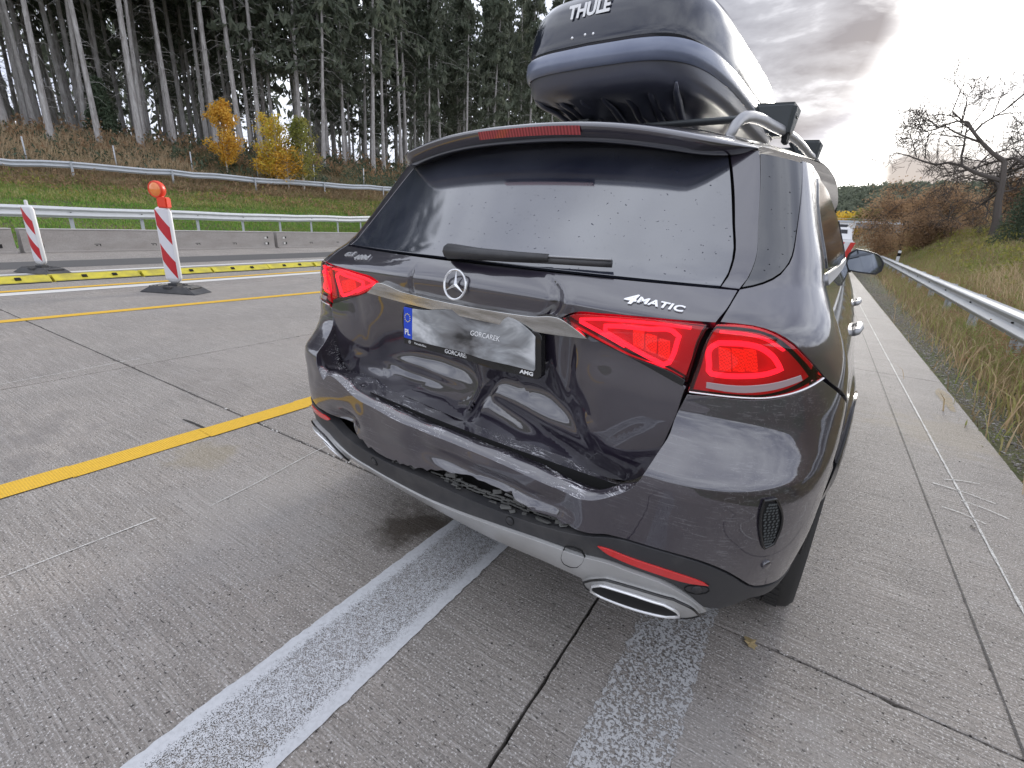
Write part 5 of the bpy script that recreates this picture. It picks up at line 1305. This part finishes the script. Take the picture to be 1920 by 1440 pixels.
for (x_, y_, h_, w_, ml, n_, lab_, sd_, nst_) in (
    (-33.0, 16.7, 4.0, 1.3, M_oleaf, 5200, 'orange leaved young birch standing alone left of the yellow clump', 21, 1),
    (-31.0, 18.6, 4.0, 1.25, M_yleaf, 4200, 'yellow young birch, left one of the clump by the upper rail', 22, 2),
    (-30.1, 19.9, 4.2, 1.3, M_gleaf, 4200, 'greenish yellow young birch in the middle of the clump', 23, 2),
    (-30.6, 19.0, 2.4, 1.35, M_oleaf, 3200, 'low orange birch at the right end of the clump', 24, 2),
    (-29.9, 29.9, 1.6, .7, M_oleaf, 900, 'small orange sapling beside the rear edge of the SUV roof', 25, 1)):
    me = birch_mesh(sd_, h_, w_, ml, n_, .075, nst_); xx = x_
    put_tree(me, ('stem', 'leaves'), (xx, y_, gz_(xx, y_)), 0, 1, (0, 0), lab_, 'tree', root='birch_tree')
# dark young spruce among the stems
me = mesh('stem', *join([tub([(0, 0, 0), (0, 0, 3.3)], [.05, .01], 5)]), M_bark), mesh('crown', *leafcloud(np.array([[math.cos(a)*r_*(1-z_/3.6), math.sin(a)*r_*(1-z_/3.6), z_] for z_ in np.linspace(.3, 3.3, 16) for a, r_ in zip(np.linspace(0, 6, 7), (1.2, .5, 1.1, .8, 1.2, .6, .9))]), .25, 2600, .11, .6, 5, .5), M_dgreen)
put_tree(me, ('stem', 'crown'), (-39.4, 12.9, gz_(-39.4, 12.9)), 0, 1, (0, 0), 'small dark green spruce between the bare stems', 'tree', root='young_spruce')
# undergrowth along the forest edge
def scrub(n, reg_, size, m_, name, seed, ls, per=16, rad=.35):
    g = np.random.default_rng(seed); cs = []
    for i in range(n):
        x_, y_, h_ = reg_(g); z_ = float(H(x_, y_))
        for q in range(3): cs.append((x_+g.normal(0, .12), y_+g.normal(0, .12), z_+h_*g.random()))
    v_, f_ = leafcloud(np.array(cs), rad, n*per, ls, 1.0, seed, -.5); o = mk(name, v_, f_.tolist(), m_); o['kind'] = 'stuff'; return o
scrub(900, lambda g: (float(xup(y := g.uniform(-14, 40)))-g.uniform(3.0, 11), y, g.uniform(.2, 1.1)), 0, M_bleaf, 'forest_edge_scrub', 3, .10)
scrub(900, lambda g: (float(xup(y := g.uniform(4, 40)))-g.uniform(1.0, 9), y, g.uniform(.1, .9)*(.4 if y < 14 else 1)), 0, M_dgreen, 'forest_edge_green', 4, .10)
scrub(700, lambda g: (float(xup(y := g.uniform(-6, 30)))+g.uniform(-.5, 3.5), y, g.uniform(.05, .45)), 0, M_bleaf, 'bank_scrub', 6, .06, 14, .25)
scrub(260, lambda g: (float(xup(y := g.uniform(-6, 30)))+g.uniform(-.5, 5.0), y, g.uniform(.05, .4)), 0, M_gleaf, 'bank_green_scrub', 16, .06, 14, .25)

# ---- grass
def blades(name, n, reg_, hmin, hmax, wd, m_, seed, lean=.35, wind=(0, 0)):
    g = np.random.default_rng(seed); x_, y_ = reg_(g, n); z_ = H(x_, y_)-.05
    h_ = (hmin+(hmax-hmin)*g.random(n)**1.5); a = g.random(n)*6.283; l_ = h_*lean*(.3+g.random(n)); dx, dy = np.cos(a)*l_+wind[0]*h_, np.sin(a)*l_+wind[1]*h_
    b_ = g.random(n)*6.283; wx, wy = np.cos(b_)*wd*(.6+.8*g.random(n)), np.sin(b_)*wd*(.6+.8*g.random(n))
    V = np.empty((n, 5, 3)); V[:, 0] = np.stack([x_-wx, y_-wy, z_], 1); V[:, 1] = np.stack([x_+wx, y_+wy, z_], 1)
    V[:, 2] = np.stack([x_+wx*.8+dx*.35, y_+wy*.8+dy*.35, z_+h_*.6], 1); V[:, 3] = np.stack([x_-wx*.8+dx*.35, y_-wy*.8+dy*.35, z_+h_*.6], 1); V[:, 4] = np.stack([x_+dx, y_+dy, z_+h_*(1-.25*lean)], 1)
    i0 = np.arange(n)*5; me = bpy.data.meshes.new(name); me.vertices.add(n*5); me.vertices.foreach_set('co', V.ravel())
    lp = np.stack([i0, i0+1, i0+2, i0+3, i0+3, i0+2, i0+4], 1).ravel(); me.loops.add(n*7); me.loops.foreach_set('vertex_index', lp)
    me.polygons.add(n*2); st = np.stack([np.arange(n)*7, np.arange(n)*7+4], 1).ravel(); me.polygons.foreach_set('loop_start', st)
    me.update(calc_edges=True); me.validate(); me.materials.append(m_); o = link(name, me); o['kind'] = 'stuff'; return o
M_gg = foliage_mat('green_grass', (.13, .29, .045), (.19, .32, .06), (.30, .32, .10), .5, .35)
M_gb = foliage_mat('dry_grass', (.33, .245, .14), (.24, .175, .10), (.45, .35, .21), .45, .3)
M_gp = foliage_mat('pale_dry_grass', (.55, .40, .25), (.46, .33, .20), (.62, .50, .34), .5, .3)
M_gm = foliage_mat('mixed_grass', (.24, .31, .08), (.37, .32, .13), (.44, .39, .2), .8, .35)
def bank(t0, t1, y0, y1, pw=1.0):
    def f(g, n):
        y_ = g.uniform(y0, y1, n); a = xlow(y_)+1.2; b_ = np.minimum(xup(y_), a-3); t_ = t0+(t1-t0)*g.random(n)**pw; return a-(a-b_)*t_, y_
    return f
blades('bank_grass', 120000, bank(-.02, 1.0, -8, 30), .05, .17, .014, M_gg, 1, .6)
blades('bank_mixed_grass', 34000, bank(.6, 1.0, -8, 32), .07, .28, .014, M_gm, 2, .6)
blades('bank_dry_grass', 42000, bank(.88, 1.2, -8, 32), .12, .48, .014, M_gb, 3, .5)
blades('crest_pale_grass', 26000, lambda g, n: ((lambda y_: (xup(y_)-g.uniform(.4, 7, n), y_))(g.uniform(-14, 15, n))), .25, .85, .008, M_gp, 4, .35, (-.1, .25))
blades('forest_floor_grass', 16000, lambda g, n: ((lambda y_: (xup(y_)-g.uniform(.4, 7, n), y_))(g.uniform(12, 36, n))), .1, .5, .008, M_gb, 5, .5)
# right verge
def verge(x0, x1, y0, y1, pw=1.5):
    return lambda g, n: (g.uniform(x0, x1, n), y0+(y1-y0)*g.random(n)**pw)
blades('verge_green', 16000, lambda g, n: (g.normal(0, .26, n)+1.95, 2+34*g.random(n)**1.5), .06, .40, .005, M_gm, 17, .7)
blades('verge_pale', 5000, lambda g, n: (g.normal(0, .3, n)+1.95, 2+30*g.random(n)**1.5), .15, .5, .004, M_gp, 18, .7)
blades('verge_weeds', 22000, lambda g, n: (g.normal(0, .24, n)+1.85, 2+34*g.random(n)**1.5), .04, .30, .005, M_gb, 11, .6)
blades('verge_grass', 30000, verge(1.75, 3.4, 2, 34), .08, .42, .004, M_gm, 12, .6)
blades('slope_dry_grass', 52000, verge(2.3, 10, 2, 62), .10, .50, .008, M_gb, 13, .55)
blades('slope_green_grass', 90000, verge(2.4, 10, 4, 62), .08, .36, .010, M_gm, 14, .6)
blades('slope_pale_grass', 5000, verge(2.6, 5.5, 6, 17), .35, .75, .004, M_gp, 15, .5, (-.2, 0))
scrub(500, lambda g: (g.uniform(1.75, 2.7), 4+24*g.random()**1.5, g.uniform(.05, .40)), 0, M_bleaf, 'verge_dock_weeds', 8, .018, 40, .10)
scrub(600, lambda g: (g.uniform(3, 9), 12+26*g.random(), g.uniform(.05, .5)), 0, M_gleaf, 'slope_herbs', 9, .05, 18, .25)
# ---- right hand trees
def branching(seed, base, h, spread, levels=5, r0=.2, lean=(0, 0), up=.55, curl=.35):
    g = np.random.default_rng(seed); segs = []; tips = []
    def grow(p_, d, L, r, lv):
        q = [p_]; n_ = 4
        for i in range(n_):
            d = d+g.normal(0, curl*.35, 3); d[2] += .05 if lv < 2 else .0; d /= np.linalg.norm(d); q.append(q[-1]+d*L/n_)
        segs.append(tub(q, [r*(1-.45*i/n_) for i in range(n_+1)], 6 if lv < 2 else 3 if lv > 3 else 4)); 
        if lv >= levels: tips.extend(q[1:]); return
        k = g.integers(3, 5) if lv < 3 else 4
        for i in range(k):
            t_ = .35+.65*(i+1)/k; pp = q[0]+(q[-1]-q[0])*t_ if lv > 1 else q[min(n_, int(t_*n_))]
            a = g.normal(0, 1, 3); a -= d*(a@d); a /= np.linalg.norm(a)+1e-9; nd = d*up+a*spread; nd /= np.linalg.norm(nd); grow(pp, nd, L*g.uniform(.58, .80), max(r*.54, .011), lv+1)
    grow(np.array(base, float), np.array([lean[0], lean[1], 1.0]), h, r0, 0); return segs, np.array(tips)
def dtree(seed, loc, h, spread, levels, r0, lab_, mleaf=None, nl=0, ls=.06, lean=(0, 0), sc=1, root='deciduous_tree', low=None, rad=.18):
    segs, tips = branching(seed, (0, 0, 0), h, spread, levels, r0, lean); me = [mesh('limbs', *join(segs), M_dtwig)]; nm = ['limbs']
    if mleaf:
        me.append(mesh('leaves', *leafcloud(np.concatenate([tips, tips[tips[:, 2] < np.median(tips[:, 2])]*np.array([1, 1, .45])]), rad, nl, ls, 1, seed), mleaf)); nm.append('leaves')
    return put_tree(me, nm, (*loc, gz_(*loc)), 0, sc, (0, 0), lab_, 'tree', root=root)
dtree(31, (5.4, 31.0), 3.4, .72, 6, .17, 'bare dark tree with spreading twigs at the right edge', lean=(-.05, 0), sc=1.02)
dtree(36, (7.2, 30.5), 3.6, .72, 6, .18, 'second bare tree half cut by the right picture edge', lean=(.0, 0), sc=1.08)
for i, (x_, y_, h_, nl_, lab_) in enumerate(((2.9, 40, 2.2, 9500, 'bush-like oak with brown leaves right above the wing mirror'), (4.9, 41, 1.7, 8000, 'brown leaved bush second from the mirror, lower and rounder'), (6.5, 38, 1.5, 6500, 'small brown leaved bush between the oak and the bare tree'), (3.8, 37, 1.0, 6500, 'low reddish bush in front of the brown oak'), (7.6, 37, 1.6, 7000, 'brown leaved bush behind the foot of the bare tree'), (2.4, 47, 1.2, 6000, 'brown bush farther back where the slope meets the bridge'), (5.6, 46, 1.9, 7000, 'taller brown bush in the second rank behind the others'))):
    dtree(40+i, (x_, y_), h_, 1.15, 5, .06, lab_, M_bleaf, nl_, .06, sc=1.0, root='brown_bush', rad=.5)
for i, (x_, y_, s_, lab_) in enumerate(((5.3, 26.0, 1.0, 'dark green ivy clad bush at the foot of the bare tree'), (6.6, 27, 1.35, 'tall dark green conifer at the right picture edge'))):
    cs = np.array([[math.cos(a)*r_*(1-z_/3.2), math.sin(a)*r_*(1-z_/3.2), z_] for z_ in np.linspace(.1, 2.6, 12) for a, r_ in zip(np.linspace(0, 5.6, 8), (.7, .3, .8, .5, .75, .4, .6, .2))])
    me = mesh('stem', *join([tub([(0, 0, 0), (0, 0, 2.2)], [.06, .02], 5)]), M_bark), mesh('foliage', *leafcloud(cs, .3, 7000, .045, .9, 50+i), M_dgreen)
    put_tree(me, ('stem', 'foliage'), (x_, y_, gz_(x_, y_)), 0, s_, (0, 0), lab_, 'bush' if i == 0 else 'tree', root='evergreen_bush')
# far: hedge of yellow trees, wooded ridge, bridge
g = np.random.default_rng(9)
for i, (x_, y_, r_, ml, lab_) in enumerate(((-9, 215, 6, M_gleaf, 'far olive tree left of the domed yellow one beyond the bridge'), (-1.5, 205, 7.5, M_yleaf, 'far domed yellow tree beyond the bridge'), (5, 198, 6, M_gleaf, 'far olive tree right of the domed yellow one'), (12, 190, 6.5, M_bleaf, 'far brown tree partly behind the roadside bushes'), (20, 200, 7, M_gleaf, 'far olive tree behind the roadside oaks'))):
    cs = np.array([[g.normal(0, r_*.38), g.normal(0, r_*.38), r_*(.35+.75*g.random())] for _ in range(50)]); z0 = gz_(x_, y_)+2
    me = mesh('stem', *join([tub([(0, 0, -3), (0, 0, r_*.8)], [.3, .1], 5)]), M_bark), mesh('crown', *leafcloud(cs, r_*.24, 3000, .45, .9, 60+i), ml)
    put_tree(me, ('stem', 'crown'), (x_, y_, z0), 0, 1, (0, 0), lab_, 'tree', root='far_tree')
cs = []
for i in range(2600):
    y_ = g.uniform(260, 520); x_ = g.uniform(-60, 130)
    cs.append((x_, y_, float(far(np.array(x_), np.array(y_)))+g.uniform(1, 6)))
o = mk('ridge_forest', *[q if isinstance(q, np.ndarray) and q.ndim == 2 and q.shape[1] == 3 else q.tolist() for q in leafcloud(np.array(cs), 3.2, 60000, 1.3, 1.0, 90)], M_needle); o['kind'] = 'stuff'
br = empty('road_bridge', (0, 138, 0), 0, 'grey concrete bridge crossing the motorway far ahead', 'bridge')
M_brc = mat('bridge_concrete', (.26, .26, .27), .8)[0]
box('deck', (-12, 0, 4.95), (50, 8, .9), M_brc, br); box('parapet', (-12, -4.1, 5.7), (50, .2, .5), M_galv, br)
box('abutment', (9.5, 0, 2.3), (4, 9, 4.6), M_brc, br); box('abutment', (-30, 0, 2.3), (4, 9, 4.6), M_brc, br)
bm = bmesh.new()
for k in range(25): bm_box(bm, (-36+k*2, -4.1, 6.1), (.06, .06, .4))
bm_box(bm, (-12, -4.1, 6.3), (50, .06, .06)); bm_obj('railing', bm, M_galv, br)
mk('bridge_slope', [(3.5, 142, 0), (9, 142, 3.6), (9, 160, 3.6), (3.5, 160, 0), (9, 134, 3.6), (3.5, 134, 0)], [(0, 1, 2, 3), (5, 4, 1, 0)], M_soil, br)
# vehicles ahead: a truck and a red and white striped vehicle
M_vw = mat('vehicle_white', (.7, .7, .7), .35)[0]; M_vr = mat('vehicle_red', (.55, .03, .02), .35)[0]; M_vg = mat('vehicle_glass', (.02, .02, .025), .08)[0]
tk = empty('lorry', (-.95, 76, 0), 0, 'white box lorry seen far ahead beside the SUV door', 'lorry')
box('cargo_box', (0, 3, 2.25), (2.5, 7, 2.7), M_vw, tk, .03); box('cab', (0, 7.8, 1.7), (2.3, 2, 2.4), M_vw, tk, .1); box('chassis', (0, 3.5, .75), (2.2, 9, .3), M_shell, tk)
for q in (-.55, .55): box('rear_door', (q, -.53, 2.25), (1.05, .05, 2.5), M_vw, tk, .01)
for sx_ in (-1, 1):
    for yy in (.6, 7.6): tube('wheel', [(sx_*.85, yy, .5), (sx_*1.2, yy, .5)], .5, M_tyre, tk, 16)
    box('tail_lamp', (sx_*1.0, -.56, .78), (.3, .05, .14), M_vr, tk)
ev = empty('emergency_van', (.62, 22.5, 0), 0, 'white van with red oblique stripes parked ahead, peeping past the wing mirror', 'van')
ev.location = (-.68, 22.5, 0)
bm = bmesh.new(); bm_box(bm, (0, 2.4, .95), (1.75, 4.6, .85)); vs = bm_box(bm, (0, 2.1, 1.58), (1.6, 3.4, .5))
for v in vs:
    if v.co.z > 1.6: v.co.x *= .84; v.co.y = 2.1+(v.co.y-2.1)*.85
bm_obj('body', bm, M_vw, ev, False, .06, 3)
for q in range(5):
    x0_ = -.8+q*.34
    for sgn in (1,): mk('stripe', [(x0_, .085, .56), (x0_+.16, .085, .56), (x0_+.36, .085, 1.28), (x0_+.20, .085, 1.28)], [(0, 1, 2, 3)], M_vr, ev)
mk('rear_window', [(-.62, .50, 1.40), (.62, .50, 1.40), (.56, .56, 1.74), (-.56, .56, 1.74)], [(0, 1, 2, 3)], M_vg, ev)
for sx_ in (-1, 1):
    box('tail_lamp', (sx_*.80, .08, 1.05), (.10, .06, .42), M_vr, ev, .01)
    for yy in (1.0, 3.9): tube('wheel', [(sx_*.68, yy, .34), (sx_*.90, yy, .34)], .34, M_tyre, ev, 20)
box('light_bar', (0, 1.9, 1.90), (1.1, .25, .12), M_vg, ev, .03)
# marker post in the weeds
mp = empty('marker_post', (2.05, 28.6, float(H(2.05, 28.6))), 0, 'white delineator post in the weeds right of the wing mirror', 'post')
box('post', (0, 0, .5), (.12, .06, 1.0), M_bpost, mp, .015); box('band', (0, -.0, .82), (.125, .065, .14), M_shell, mp)
# slim grey game fence stakes along the bank crest
for k in range(9):
    y_ = 4.5+k*3.4; x_ = float(xup(y_))-1.8; o = tube('fence_stake', [(0, 0, -.2), (.02, 0, 1.25)], .035, M_galv, None, 6); o.location = (x_, y_, gz_(x_, y_))
    tag(o, 'slim pale stake behind the upper guard rail, '+ORD[k]+' from the left', 'stake', 'stakes along the crest of the bank')
